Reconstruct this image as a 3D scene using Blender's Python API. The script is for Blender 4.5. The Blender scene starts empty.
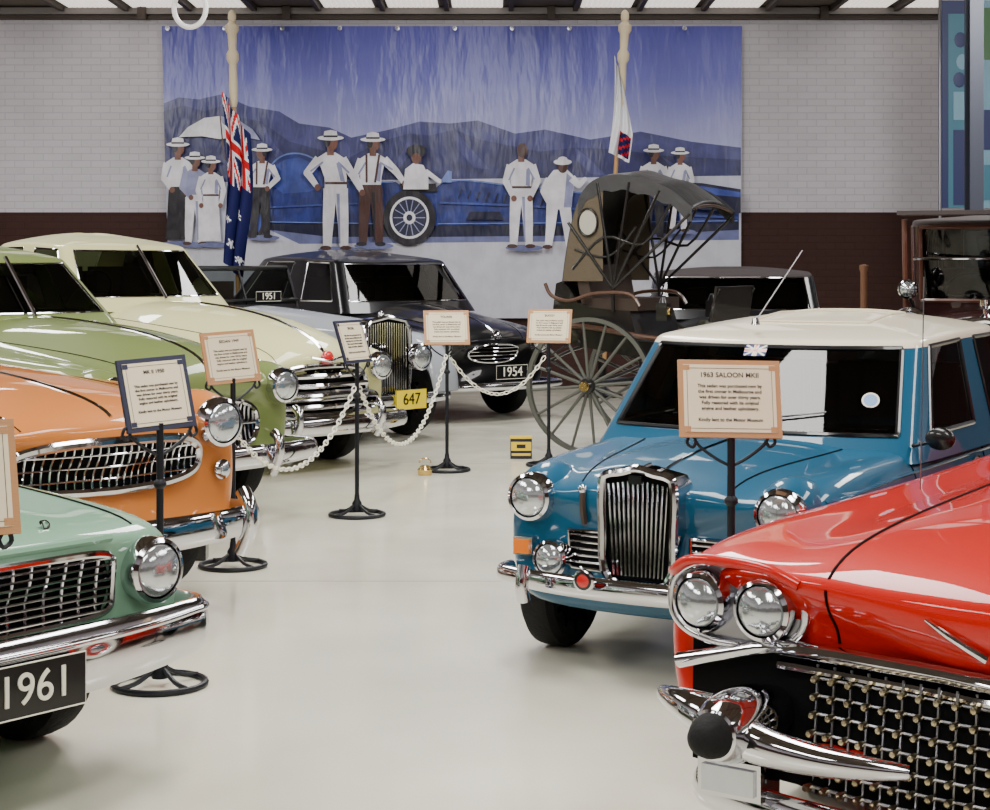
import bpy, bmesh, math, random
from mathutils import Vector, Matrix
from mathutils.bvhtree import BVHTree
pi=math.pi; random.seed(3)
sc=bpy.context.scene
F=1750.0; HC=1.54; HY=264.0

# ---------------------------------------------------------------- materials
def L(*c):
    return tuple(((x/255)/12.92 if x/255<=.04045 else ((x/255+.055)/1.055)**2.4) for x in c)
def mat(name,rgb,rough=.5,metal=0.,coat=0.,bump=None,spec=.5,emit=None,var=None,bdist=.02):
    m=bpy.data.materials.new(name); m.use_nodes=True
    nt=m.node_tree; b=nt.nodes['Principled BSDF']
    b.inputs['Base Color'].default_value=(*L(*rgb),1)
    b.inputs['Roughness'].default_value=rough; b.inputs['Metallic'].default_value=metal
    b.inputs['Coat Weight'].default_value=coat; b.inputs['Coat Roughness'].default_value=.03
    b.inputs['Specular IOR Level'].default_value=spec
    if emit:
        b.inputs['Emission Color'].default_value=(*L(*rgb),1); b.inputs['Emission Strength'].default_value=emit
    if bump or var:
        tc=nt.nodes.new('ShaderNodeTexCoord'); mp=nt.nodes.new('ShaderNodeMapping')
        nt.links.new(tc.outputs['Object'],mp.inputs['Vector'])
        n=nt.nodes.new('ShaderNodeTexNoise'); nt.links.new(mp.outputs[0],n.inputs['Vector']); n.inputs['Detail'].default_value=4
        if bump:
            sc_,st,stretch=bump
            mp.inputs['Scale'].default_value=stretch; n.inputs['Scale'].default_value=sc_
            bp=nt.nodes.new('ShaderNodeBump'); bp.inputs['Strength'].default_value=st; bp.inputs['Distance'].default_value=bdist
            nt.links.new(n.outputs['Fac'],bp.inputs['Height']); nt.links.new(bp.outputs[0],b.inputs['Normal'])
        if var:
            n2=nt.nodes.new('ShaderNodeTexNoise'); n2.inputs['Scale'].default_value=var[0]; n2.inputs['Detail'].default_value=3
            nt.links.new(tc.outputs['Object'],n2.inputs['Vector'])
            r=nt.nodes.new('ShaderNodeValToRGB')
            r.color_ramp.elements[0].position=.38; r.color_ramp.elements[1].position=.62
            r.color_ramp.elements[0].color=(*[c*(1-var[1]) for c in L(*rgb)],1); r.color_ramp.elements[1].color=(*L(*rgb),1)
            nt.links.new(n2.outputs['Fac'],r.inputs[0]); nt.links.new(r.outputs[0],b.inputs['Base Color'])
    return m
def paint(n,rgb): return mat(n,rgb,.5,0,.75,spec=.12)
CHROME=mat('chrome',(205,205,210),.07,1.)
STEEL=mat('brushed_steel',(150,150,155),.3,1.)
BLACK=mat('black_enamel',(12,12,14),.3,0,.5,spec=.3)
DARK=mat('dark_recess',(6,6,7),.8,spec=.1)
RUB=mat('tyre_rubber',(18,18,19),.75,bump=(60,.2,(1,1,1)),spec=.25)
SEAT=mat('seat_leather',(58,44,36),.5)
LENS=mat('lamp_glass',(190,196,200),.14,.8,.8,bump=(38,.14,(1,1,.12)))
AMBER=mat('amber_glass',(235,120,20),.15,0,1)
REDGL=mat('red_badge',(190,25,25),.2,0,1)
WHITE=mat('white_plastic',(235,232,215),.4)
GOLD=mat('brass',(205,175,110),.25,1.)
CHAMP=mat('champagne_metal',(176,164,132),.3,1.)
gl=bpy.data.materials.new('window_glass'); gl.use_nodes=True
nt=gl.node_tree; nt.nodes.clear()
o=nt.nodes.new('ShaderNodeOutputMaterial'); mx=nt.nodes.new('ShaderNodeMixShader'); fr=nt.nodes.new('ShaderNodeFresnel'); fr.inputs[0].default_value=1.5
tr=nt.nodes.new('ShaderNodeBsdfTransparent'); tr.inputs[0].default_value=(.25,.28,.27,1); gs=nt.nodes.new('ShaderNodeBsdfGlossy'); gs.inputs['Roughness'].default_value=.02
nt.links.new(fr.outputs[0],mx.inputs[0]); nt.links.new(tr.outputs[0],mx.inputs[1]); nt.links.new(gs.outputs[0],mx.inputs[2]); nt.links.new(mx.outputs[0],o.inputs[0])
GLASS=gl

# ---------------------------------------------------------------- geometry helpers
def spl(pts,n=6,cyc=False):
    P=[Vector(p) for p in pts]; N=len(P); out=[]
    rng=range(N) if cyc else range(N-1)
    for i in rng:
        if cyc: a,b,c,d=P[i-1],P[i],P[(i+1)%N],P[(i+2)%N]
        else: a,b,c,d=P[max(i-1,0)],P[i],P[i+1],P[min(i+2,N-1)]
        for k in range(n):
            t=k/n
            out.append(.5*((2*b)+(c-a)*t+(2*a-5*b+4*c-d)*t*t+(-a+3*b-3*c+d)*t**3))
    if not cyc: out.append(P[-1])
    return out
def axis_m(axis):
    a=Vector(axis).normalized()
    return a.to_track_quat('Z','Y').to_matrix()
class MB:
    def __init__(s): s.v=[];s.f=[];s.m=[];s.M=None
    def add(s,vs,fs,m):
        o=len(s.v)
        if s.M is not None: vs=[s.M@Vector(v) for v in vs]
        s.v.extend(tuple(v) for v in vs); s.f.extend(tuple(i+o for i in f) for f in fs)
        s.m.extend(m if isinstance(m,list) else [m]*len(fs))
    def tube(s,pts,r,m,seg=8,cyc=False,rz=None,up=None):
        P=[Vector(p) for p in pts];n=len(P)
        if n<2: return
        R=list(r) if isinstance(r,(list,tuple)) else [r]*n
        RZ=R if rz is None else (list(rz) if isinstance(rz,(list,tuple)) else [rz]*n)
        prev=None; vs=[]
        for i in range(n):
            t=(P[(i+1)%n]-P[i-1]) if cyc else (P[min(i+1,n-1)]-P[max(i-1,0)])
            if t.length<1e-9: t=Vector((1,0,0))
            t.normalize()
            if up is not None:
                a=t.cross(Vector(up)); a.normalize(); b=a.cross(t)
            else:
                if prev is None:
                    u=Vector((0,0,1)) if abs(t.z)<.9 else Vector((1,0,0)); a=t.cross(u).normalized()
                else:
                    a=prev-t*prev.dot(t)
                    a.normalize()
                b=a.cross(t); prev=a
            for k in range(seg):
                an=2*pi*k/seg; vs.append(P[i]+a*R[i]*math.cos(an)+b*RZ[i]*math.sin(an))
        fs=[]
        for i in range(n if cyc else n-1):
            j=(i+1)%n
            for k in range(seg):
                l=(k+1)%seg; fs.append((i*seg+k,i*seg+l,j*seg+l,j*seg+k))
        if not cyc: fs+= [tuple(range(seg-1,-1,-1)),tuple((n-1)*seg+k for k in range(seg))]
        s.add(vs,fs,m)
    def rod(s,a,b,r,m,seg=8,r2=None): s.tube([a,b],[r,r if r2 is None else r2],m,seg)
    def lathe(s,prof,org,axis,m,seg=28):
        M=axis_m(axis); o=Vector(org); vs=[];fs=[];ms=[]
        for r,h in prof:
            r=max(r,1e-4)
            for k in range(seg):
                an=2*pi*k/seg; vs.append(o+M@Vector((r*math.cos(an),r*math.sin(an),h)))
        for i in range(len(prof)-1):
            for k in range(seg):
                l=(k+1)%seg; fs.append((i*seg+k,i*seg+l,(i+1)*seg+l,(i+1)*seg+k)); ms.append(m[i] if isinstance(m,list) else m)
        s.add(vs,fs,ms)
    def box(s,c,sz,m,R=None):
        c=Vector(c); vs=[]
        for x in(-.5,.5):
            for y in(-.5,.5):
                for z in(-.5,.5):
                    v=Vector((x*sz[0],y*sz[1],z*sz[2]))
                    if R is not None: v=R@v
                    vs.append(c+v)
        s.add(vs,[(0,1,3,2),(4,6,7,5),(0,4,5,1),(2,3,7,6),(0,2,6,4),(1,5,7,3)],m)
    def ell(s,c,rad,m,seg=18,rings=10,R=None):
        c=Vector(c); vs=[];fs=[]
        for i in range(rings+1):
            ph=pi*i/rings
            for k in range(seg):
                an=2*pi*k/seg; v=Vector((rad[0]*math.sin(ph)*math.cos(an),rad[1]*math.sin(ph)*math.sin(an),rad[2]*math.cos(ph)))
                if R is not None: v=R@v
                vs.append(c+v)
        for i in range(rings):
            for k in range(seg):
                l=(k+1)%seg; fs.append((i*seg+k,i*seg+l,(i+1)*seg+l,(i+1)*seg+k))
        s.add(vs,fs,m)
    def build(s,name,parent=None,ang=40,bevel=0,sub=0,solid=0):
        me=bpy.data.meshes.new(name); me.from_pydata(s.v,[],s.f)
        mats=[]
        for m in s.m:
            if m not in mats: mats.append(m)
        for m in mats: me.materials.append(m)
        idx={m.name:i for i,m in enumerate(mats)}
        me.polygons.foreach_set('material_index',[idx[m.name] for m in s.m])
        bm=bmesh.new(); bm.from_mesh(me)
        bmesh.ops.remove_doubles(bm,verts=bm.verts,dist=2e-4)
        bmesh.ops.recalc_face_normals(bm,faces=bm.faces)
        bm.to_mesh(me); bm.free()
        ob=bpy.data.objects.new(name,me); sc.collection.objects.link(ob)
        if parent: ob.parent=parent
        me.shade_smooth()
        if ang<180: me.set_sharp_from_angle(angle=math.radians(ang))
        if solid: md=ob.modifiers.new('s','SOLIDIFY'); md.thickness=solid
        if bevel: md=ob.modifiers.new('b','BEVEL'); md.width=bevel; md.segments=2; md.limit_method='ANGLE'
        if sub: md=ob.modifiers.new('u','SUBSURF'); md.levels=sub; md.render_levels=sub
        return ob
def bake(ob,ang=35):
    bpy.context.view_layer.update()
    dg=bpy.context.evaluated_depsgraph_get()
    me=bpy.data.meshes.new_from_object(ob.evaluated_get(dg))
    ob.modifiers.clear(); ob.data=me; me.shade_smooth(); me.set_sharp_from_angle(angle=math.radians(ang))
    return ob
def bvh_of(ob):
    me=ob.data
    return BVHTree.FromPolygons([v.co.copy() for v in me.vertices],[tuple(p.vertices) for p in me.polygons])
def empty(name,loc=(0,0,0),rz=0):
    e=bpy.data.objects.new(name,None); e.location=loc; e.rotation_euler=(0,0,rz); e.empty_display_size=.2
    sc.collection.objects.link(e); return e
def text(name,s,size,m,parent,loc,rot,ext=.002,align='CENTER'):
    c=bpy.data.curves.new(name,'FONT'); c.body=s; c.size=size; c.extrude=ext; c.align_x=align; c.align_y='CENTER'
    c.materials.append(m); o=bpy.data.objects.new(name,c); sc.collection.objects.link(o)
    o.parent=parent; o.location=loc; o.rotation_euler=rot; return o
FRONT=(pi/2,0,pi/2)

def sx(b,y,z,d=0.):
    h=b.ray_cast(Vector((3,y,z)),Vector((-1,0,0)))
    return h[0].x if h[0] else d
def proj(mb,b,pts,d,m,r=.004,off=0.001,n=6,rz=None):
    d=Vector(d); out=[]
    for p in spl(pts,n):
        h=b.ray_cast(p-d*3,d)
        if h[0]: out.append(h[0]-d*off)
    if len(out)>1: mb.tube(out,r,m,6)

# ---------------------------------------------------------------- car kit
def sec(x,w,zb,zs,zg,zc,bow):
    h=[(0,zb),(w*.82,zb),(w*.96,zb+.07),(w,zb+(zs-zb)*.5),(w*.99,zs-.13),(w*.94,zs-.035),(w*.82,zs),(w*.62,zg),(w*.45,zg*.35+zc*.65),(w*.22,zc-.008),(0,zc)]
    pts=[Vector((x-bow*(y/w)**2,y,z)) for y,z in h]
    return pts+[Vector((p.x,-p.y,p.z)) for p in reversed(pts[1:-1])]
def car_body(name,parent,st,m,arches=(),lvl=2):
    """st: (x,w,zbottom,zshoulder,zgutter,zcentre,bow); arches: (x,z,r,ymin)"""
    def shrink(r,k,dx):
        zm=(r[0].z+r[10].z)/2
        return [Vector((p.x+dx,p.y*k,zm+(p.z-zm)*k)) for p in r]
    rings=[sec(*s) for s in st]
    rings=[shrink(rings[0],.5,.035),shrink(rings[0],.93,.025)]+rings+[shrink(rings[-1],.93,-.025),shrink(rings[-1],.5,-.035)]
    mb=MB(); n=len(rings[0]); vs=[p for r in rings for p in r]; fs=[]
    for i in range(len(rings)-1):
        for k in range(n):
            l=(k+1)%n; fs.append((i*n+k,i*n+l,(i+1)*n+l,(i+1)*n+k))
    fs+=[tuple(range(n-1,-1,-1)),tuple((len(rings)-1)*n+k for k in range(n))]
    mb.add(vs,fs,m); ob=mb.build(name,parent,ang=180,sub=lvl)
    if arches:
        cm=MB()
        for (x,z,r,y0) in arches:
            for sg in(1,-1):
                cm.lathe([(0,0),(r,0),(r,.8),(0,.8)],(x,sg*y0,z),(0,sg,0),DARK,36)
        co=cm.build('cut',None); co.parent=parent
        md=ob.modifiers.new('bo','BOOLEAN'); md.object=co; md.operation='DIFFERENCE'; md.solver='EXACT'
        try: md.material_mode='TRANSFER'
        except Exception: pass
        bake(ob); bpy.data.objects.remove(co)
    else: bake(ob)
    return ob,bvh_of(ob)
def greenhouse(name,parent,xw,xwt,xm,xrt,xr,wb,wt,zb,zt,mb_,mr,trim=CHROME,dome=.06,zbr=None,tr=.008,tags=None):
    zbr=zb if zbr is None else zbr
    B=[(xw,0),(xw-.03,wb*.5),(xw-.125,wb*.925),(xw-.165,wb*.982),(xm+.025,wb),(xm-.025,wb),(xr+.5,wb*.99),(xr+.2,wb*.88),(xr+.03,wb*.5),(xr,0)]
    T=[(xwt,0),(xwt-.02,wt*.5),(xwt-.085,wt*.91),(xwt-.125,wt*.982),(xm+.025,wt),(xm-.025,wt),(xrt+.35,wt*.98),(xrt+.12,wt*.85),(xrt+.02,wt*.5),(xrt,0)]
    tags=tags or 'ggpgpgpgg'
    def z_b(x): 
        t=(x-xw)/(xr-xw); return zb+(zbr-zb)*t
    B=[Vector((x,y,z_b(x))) for x,y in B]; T=[Vector((x,y,zt-.03*(1-min(1,abs(x-xwt)/.5)))) for x,y in T]
    def full(h): return h+[Vector((p.x,-p.y,p.z)) for p in reversed(h[1:-1])]
    tg=list(tags)+list(reversed(tags))
    rings=[full([b.lerp(t,k) for b,t in zip(B,T)]) for k in (-.2,0,.06,.12,.86,.92,1.0)]
    cx=(xwt+xrt)/2
    for k in (.94,.75,.4,.1):
        rings.append(full([Vector((cx+(p.x-cx)*k,p.y*k,p.z+dome*(1-k*k))) for p in T]))
    n=len(rings[0]); vs=[p for r in rings for p in r]; fs=[];ms=[]
    for i in range(len(rings)-1):
        for k in range(n):
            l=(k+1)%n; fs.append((i*n+k,i*n+l,(i+1)*n+l,(i+1)*n+k))
            ms.append(GLASS if (2<=i<=4 and tg[k]=='g') else (mr if i>=5 else mb_))
    fs.append(tuple((len(rings)-1)*n+k for k in range(n))); ms.append(mr)
    g=MB(); g.add(vs,fs,ms); ob=g.build(name,parent,ang=180,sub=2); bake(ob,60)
    me=ob.data; gi=[i for i,m in enumerate(me.materials) if m==GLASS][0]
    cnt={}
    for p in me.polygons:
        for e in p.edge_keys: cnt.setdefault(e,[]).append(p.material_index==gi)
    adj={}
    for e,fl in cnt.items():
        if len(fl)==2 and fl[0]!=fl[1]:
            adj.setdefault(e[0],[]).append(e[1]); adj.setdefault(e[1],[]).append(e[0])
    tm=MB(); seen=set()
    for s0 in list(adj):
        if s0 in seen: continue
        ch=[s0]; seen.add(s0); cur=s0
        while True:
            nx=[q for q in adj[cur] if q not in seen]
            if not nx: break
            cur=nx[0]; seen.add(cur); ch.append(cur)
        if len(ch)>4: tm.tube([me.vertices[i].co for i in ch],tr,trim,6,cyc=True)
    if tm.v: tm.build('window_trim',parent)
    # cabin furniture
    it=MB(); xs=xw-1.0
    for sg in (1,-1):
        it.box((xs-.1,sg*wb*.45,zb+.02),(.14,wb*.72,.5),SEAT)
    it.box((xr+.75,0,zb),(.16,wb*1.5,.46),SEAT)
    it.box((xw-.33,0,zb+.01),(.2,wb*1.5,.06),DARK)
    c=Vector((xw-.55,-wb*.42,zb+.06)); ax=Vector((-.85,0,.5))
    M=axis_m(ax); it.tube([c+M@Vector((.2*math.cos(a),.2*math.sin(a),0)) for a in [2*pi*k/24 for k in range(24)]],.012,BLACK,6,cyc=True)
    it.tube([c+M@Vector((.19,0,0)),c+M@Vector((-.19,0,0))],.01,BLACK,6); it.rod(c,c-ax*.3,.015,BLACK)
    it.build('cabin_interior',parent,bevel=.03)
    return ob,bvh_of(ob)
def wheel(mb,x,y,r,w,disc,sg,white=None,z=None,cap=CHROME):
    z=r if z is None else z
    mb.lathe([(r*.6,-w*.42),(r*.88,-w*.5),(r*.985,-w*.36),(r,-w*.2),(r,w*.2),(r*.985,w*.36),(r*.88,w*.5),(r*.64,w*.44)],(x,y,z),(0,sg,0),[RUB]*6+[white or RUB],36)
    mb.lathe([(r*.64,w*.44),(r*.6,w*.3),(r*.5,w*.2),(r*.36,w*.28),(r*.34,w*.4),(r*.2,w*.5),(0,w*.54)],(x,y,z),(0,sg,0),[CHROME,disc,disc,cap,cap,cap],36)
    mb.lathe([(r*.6,-w*.42),(0,-w*.4)],(x,y,z),(0,sg,0),DARK,24)
def lamp(mb,p,r,axis=(1,0,0),shell=CHROME,lens=LENS,dep=.08):
    mb.lathe([(r*.95,-dep),(r*1.08,-.03),(r*1.1,0),(r*1.04,.025),(r*.9,.032),(r*.87,.02),(r*.85,.026),(r*.75,.036),(r*.45,.048),(r*.2,.054),(0,.055)],p,axis,[shell]*5+[DARK]+[lens]*4,32)
def bumper(mb,xf,W,z,bow=.12,rz=.07,r=.03,wrap=.35,m=CHROME,rise=0):
    pts=[]
    for i in range(-10,11):
        t=i/10; pts.append((xf-bow*abs(t)**2.5,W*t*.95,z+rise*t*t))
    pts=[(xf-bow-wrap,-W-.005,z+rise),(xf-bow-wrap*.3,-W,z+rise)]+pts+[(xf-bow-wrap*.3,W,z+rise),(xf-bow-wrap,W+.005,z+rise)]
    pts=spl(pts,3); n=len(pts)
    R=[r]*n; RZ=[rz*(.75+.25*math.sin(pi*min(1,max(0,i/(n-1))))) for i in range(n)]
    mb.tube(pts,R,m,14,rz=RZ,up=(0,0,1))
def grille(mb,b,w,z0,z1,nh,nv,rh=.006,rv=.005,rs=.018,off=.02,pw=3.,bm_=CHROME,sm=CHROME,yc=0,back=DARK):
    zc=(z0+z1)/2; hz=(z1-z0)/2
    def ext(y): # half height at y
        t=min(1,abs(y-yc)/w); return hz*(1-t**pw)**(1/pw)
    def pt(y,z,o): return Vector((sx(b,y,z)+o,y,z))
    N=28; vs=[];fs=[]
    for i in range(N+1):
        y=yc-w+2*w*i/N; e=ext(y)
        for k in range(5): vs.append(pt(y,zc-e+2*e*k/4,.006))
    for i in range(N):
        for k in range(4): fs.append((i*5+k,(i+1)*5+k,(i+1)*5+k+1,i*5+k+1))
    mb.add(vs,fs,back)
    for j in range(nh):
        z=z0+(z1-z0)*(j+1)/(nh+1); tt=abs(z-zc)/hz; ww=w*(1-tt**pw)**(1/pw)
        mb.tube([pt(yc-ww+2*ww*i/14,z,off) for i in range(15)],rh,bm_,8)
    for j in range(nv):
        y=yc-w+2*w*(j+1)/(nv+1); e=ext(y)
        mb.tube([pt(y,zc-e+2*e*k/5,off*.9) for k in range(6)],rv,bm_,6)
    if rs:
        loop=[]
        for k in range(48):
            a=2*pi*k/48; c,s_=math.cos(a),math.sin(a)
            y=yc+w*math.copysign(abs(c)**(2/pw),c); z=zc+hz*math.copysign(abs(s_)**(2/pw),s_); loop.append(pt(y,z,off*.8))
        mb.tube(loop,rs,sm,8,cyc=True)
def plate(parent,s,x,y,z,w=.36,h=.12,bg=BLACK,fg=WHITE,size=.12):
    mb=MB(); mb.box((x,y,z),(.012,w,h),bg); mb.tube([(x+.006,y-w/2,z-h/2),(x+.006,y+w/2,z-h/2),(x+.006,y+w/2,z+h/2),(x+.006,y-w/2,z+h/2)],.003,fg,4,cyc=True)
    mb.build('number_plate',parent,bevel=.002)
    text('plate_digits',s,size,fg,parent,(x+.009,y,z),FRONT)
def car(name,nose,deg): return empty(name,(nose[0],nose[1],0),math.radians(deg))

# ================================================================ ROOM
def room():
    X0,X1,Y0,Y1,ZC=-9.,9.,-4.,22.,4.76
    # floor
    m=bpy.data.materials.new('epoxy_floor'); m.use_nodes=True; nt=m.node_tree; b=nt.nodes['Principled BSDF']
    tc=nt.nodes.new('ShaderNodeTexCoord'); n=nt.nodes.new('ShaderNodeTexNoise'); n.inputs['Scale'].default_value=.9; n.inputs['Detail'].default_value=6
    nt.links.new(tc.outputs['Object'],n.inputs['Vector'])
    r=nt.nodes.new('ShaderNodeValToRGB'); r.color_ramp.elements[0].position=.3; r.color_ramp.elements[1].position=.7
    r.color_ramp.elements[0].color=(*L(206,203,186),1); r.color_ramp.elements[1].color=(*L(224,221,204),1)
    nt.links.new(n.outputs['Fac'],r.inputs[0]); nt.links.new(r.outputs[0],b.inputs['Base Color'])
    n2=nt.nodes.new('ShaderNodeTexNoise'); n2.inputs['Scale'].default_value=3; n2.inputs['Detail'].default_value=8
    nt.links.new(tc.outputs['Object'],n2.inputs['Vector'])
    mr=nt.nodes.new('ShaderNodeMapRange'); mr.inputs['To Min'].default_value=.08; mr.inputs['To Max'].default_value=.26
    nt.links.new(n2.outputs['Fac'],mr.inputs[0]); nt.links.new(mr.outputs[0],b.inputs['Roughness'])
    b.inputs['Specular IOR Level'].default_value=.55
    f=MB(); f.box(((X0+X1)/2,(Y0+Y1)/2,-.05),(X1-X0,Y1-Y0,.1),m); f.build('floor')
    jm=mat('floor_joint',(160,160,150),.5)
    j=MB(); j.box((0,8.5,.0006),(17.9,.014,.001),jm); j.box((-1.9,9,.0006),(.012,25,.001),jm); j.box((0,13.5,.0006),(17.9,.014,.001),jm); j.build('trim_1')
    # brick walls
    m=bpy.data.materials.new('painted_brick'); m.use_nodes=True; nt=m.node_tree; b=nt.nodes['Principled BSDF']
    tc=nt.nodes.new('ShaderNodeTexCoord'); sp=nt.nodes.new('ShaderNodeSeparateXYZ'); nt.links.new(tc.outputs['Object'],sp.inputs[0])
    ad=nt.nodes.new('ShaderNodeMath'); ad.operation='ADD'; nt.links.new(sp.outputs['X'],ad.inputs[0]); nt.links.new(sp.outputs['Y'],ad.inputs[1])
    cb=nt.nodes.new('ShaderNodeCombineXYZ'); nt.links.new(ad.outputs[0],cb.inputs[0]); nt.links.new(sp.outputs['Z'],cb.inputs[1])
    br=nt.nodes.new('ShaderNodeTexBrick'); br.inputs['Scale'].default_value=1; br.inputs['Brick Width'].default_value=.24; br.inputs['Row Height'].default_value=.086
    br.inputs['Mortar Size'].default_value=.008; br.inputs['Mortar Smooth'].default_value=.5
    br.inputs['Color1'].default_value=(1,1,1,1); br.inputs['Color2'].default_value=(.94,.94,.94,1); br.inputs['Mortar'].default_value=(.82,.82,.85,1)
    nt.links.new(cb.outputs[0],br.inputs['Vector'])
    gt=nt.nodes.new('ShaderNodeMath'); gt.operation='GREATER_THAN'; gt.inputs[1].default_value=2.19; nt.links.new(sp.outputs['Z'],gt.inputs[0])
    mx=nt.nodes.new('ShaderNodeMix'); mx.data_type='RGBA'; mx.inputs[6].default_value=(*L(54,29,24),1); mx.inputs[7].default_value=(*L(194,190,198),1)
    nt.links.new(gt.outputs[0],mx.inputs[0])
    # soft grime
    nz=nt.nodes.new('ShaderNodeTexNoise'); nz.inputs['Scale'].default_value=.7; nz.inputs['Detail'].default_value=5; nt.links.new(tc.outputs['Object'],nz.inputs['Vector'])
    nr=nt.nodes.new('ShaderNodeMapRange'); nr.inputs['From Min'].default_value=.3; nr.inputs['From Max'].default_value=.7; nr.inputs['To Min'].default_value=.84; nr.inputs['To Max'].default_value=1.0; nt.links.new(nz.outputs['Fac'],nr.inputs[0])
    mu=nt.nodes.new('ShaderNodeMix'); mu.data_type='RGBA'; mu.blend_type='MULTIPLY'; mu.inputs[0].default_value=1
    nt.links.new(mx.outputs[2],mu.inputs[6]); nt.links.new(br.outputs['Color'],mu.inputs[7])
    mu2=nt.nodes.new('ShaderNodeVectorMath'); mu2.operation='SCALE'; nt.links.new(mu.outputs[2],mu2.inputs[0]); nt.links.new(nr.outputs[0],mu2.inputs['Scale']); nt.links.new(mu2.outputs[0],b.inputs['Base Color'])
    bp=nt.nodes.new('ShaderNodeBump'); bp.inputs['Strength'].default_value=.45; bp.inputs['Distance'].default_value=.007; bp.invert=True
    nt.links.new(br.outputs['Fac'],bp.inputs['Height']); nt.links.new(bp.outputs[0],b.inputs['Normal']); b.inputs['Roughness'].default_value=.65; b.inputs['Specular IOR Level'].default_value=.25
    BR=m
    H=4.86
    for nm,c,s in (('wall_back',(0,Y1+.1,H/2),(X1-X0+.4,.2,H)),('wall_left',(X0-.1,9,H/2),(.2,26,H)),('wall_right',(X1+.1,9,H/2),(.2,26,H)),('wall_front',(0,Y0-.1,H/2),(X1-X0+.4,.2,H))):
        w=MB(); w.box(c,s,BR); w.build(nm)
    cm=mat('roof_sheeting',(84,74,64),.7); sk=mat('translucent_sheet',(236,228,218),.5,emit=1.3,bump=(8,1,(9,.2,1)))
    c=MB(); c.box((0,9,ZC+.04),(18,26,.08),cm)
    c.build('ceiling')
    s=MB()
    for i in range(20):
        if i%4==3: continue
        x=-8.2+.8*i
        for k in range(10):
            s.tube([(x-.30+.0625*k,19.4,ZC-.012),(x-.30+.0625*k,21.9,ZC-.012)],.034,sk,6,rz=.012,up=(0,0,1))
    s.build('window_1')
    rm=mat('rafter_timber',(60,50,44),.7); bmm=mat('wall_plate_steel',(110,104,102),.6)
    t=MB()
    for x in [-8.6+.8*k for k in range(23)]: t.box((x,9,ZC-.035),(.06,26,.07),rm)
    t.box((0,21.9,ZC-.06),(18,.16,.08),bmm); t.box((0,21.93,ZC-.13),(18,.10,.05),rm)
    for y in (1,5,9,13,17): t.box((0,y,ZC-.08),(18,.16,.12),rm)
    for x in (-4.4,-2.6,.7,4.1): t.box((x,21.82,ZC-.09),(.10,.12,.16),rm)
    t.build('trim_2')
    for ix,x in enumerate((-5.2,0,5.2)):
        for iy,y in enumerate((0.5,6.,11.5,17.)):
            l=bpy.data.lights.new('roof_light','AREA'); l.shape='RECTANGLE'; l.size=1.1; l.size_y=3.4
            l.energy=(215,255,255,285)[iy]*((1.05,1.08,.82)[ix])
            l.color=(1,.97,.925) if iy<3 else (1,.985,.97); ob=bpy.data.objects.new('roof_light',l); ob.location=(x,y,ZC-.18); sc.collection.objects.link(ob)
            if iy==3: ob.rotation_euler=(math.radians(18),0,0)
    w=bpy.data.worlds.new('w'); sc.world=w; w.use_nodes=True; w.node_tree.nodes['Background'].inputs[0].default_value=(.8,.85,1,1); w.node_tree.nodes['Background'].inputs[1].default_value=.35
room()

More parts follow.
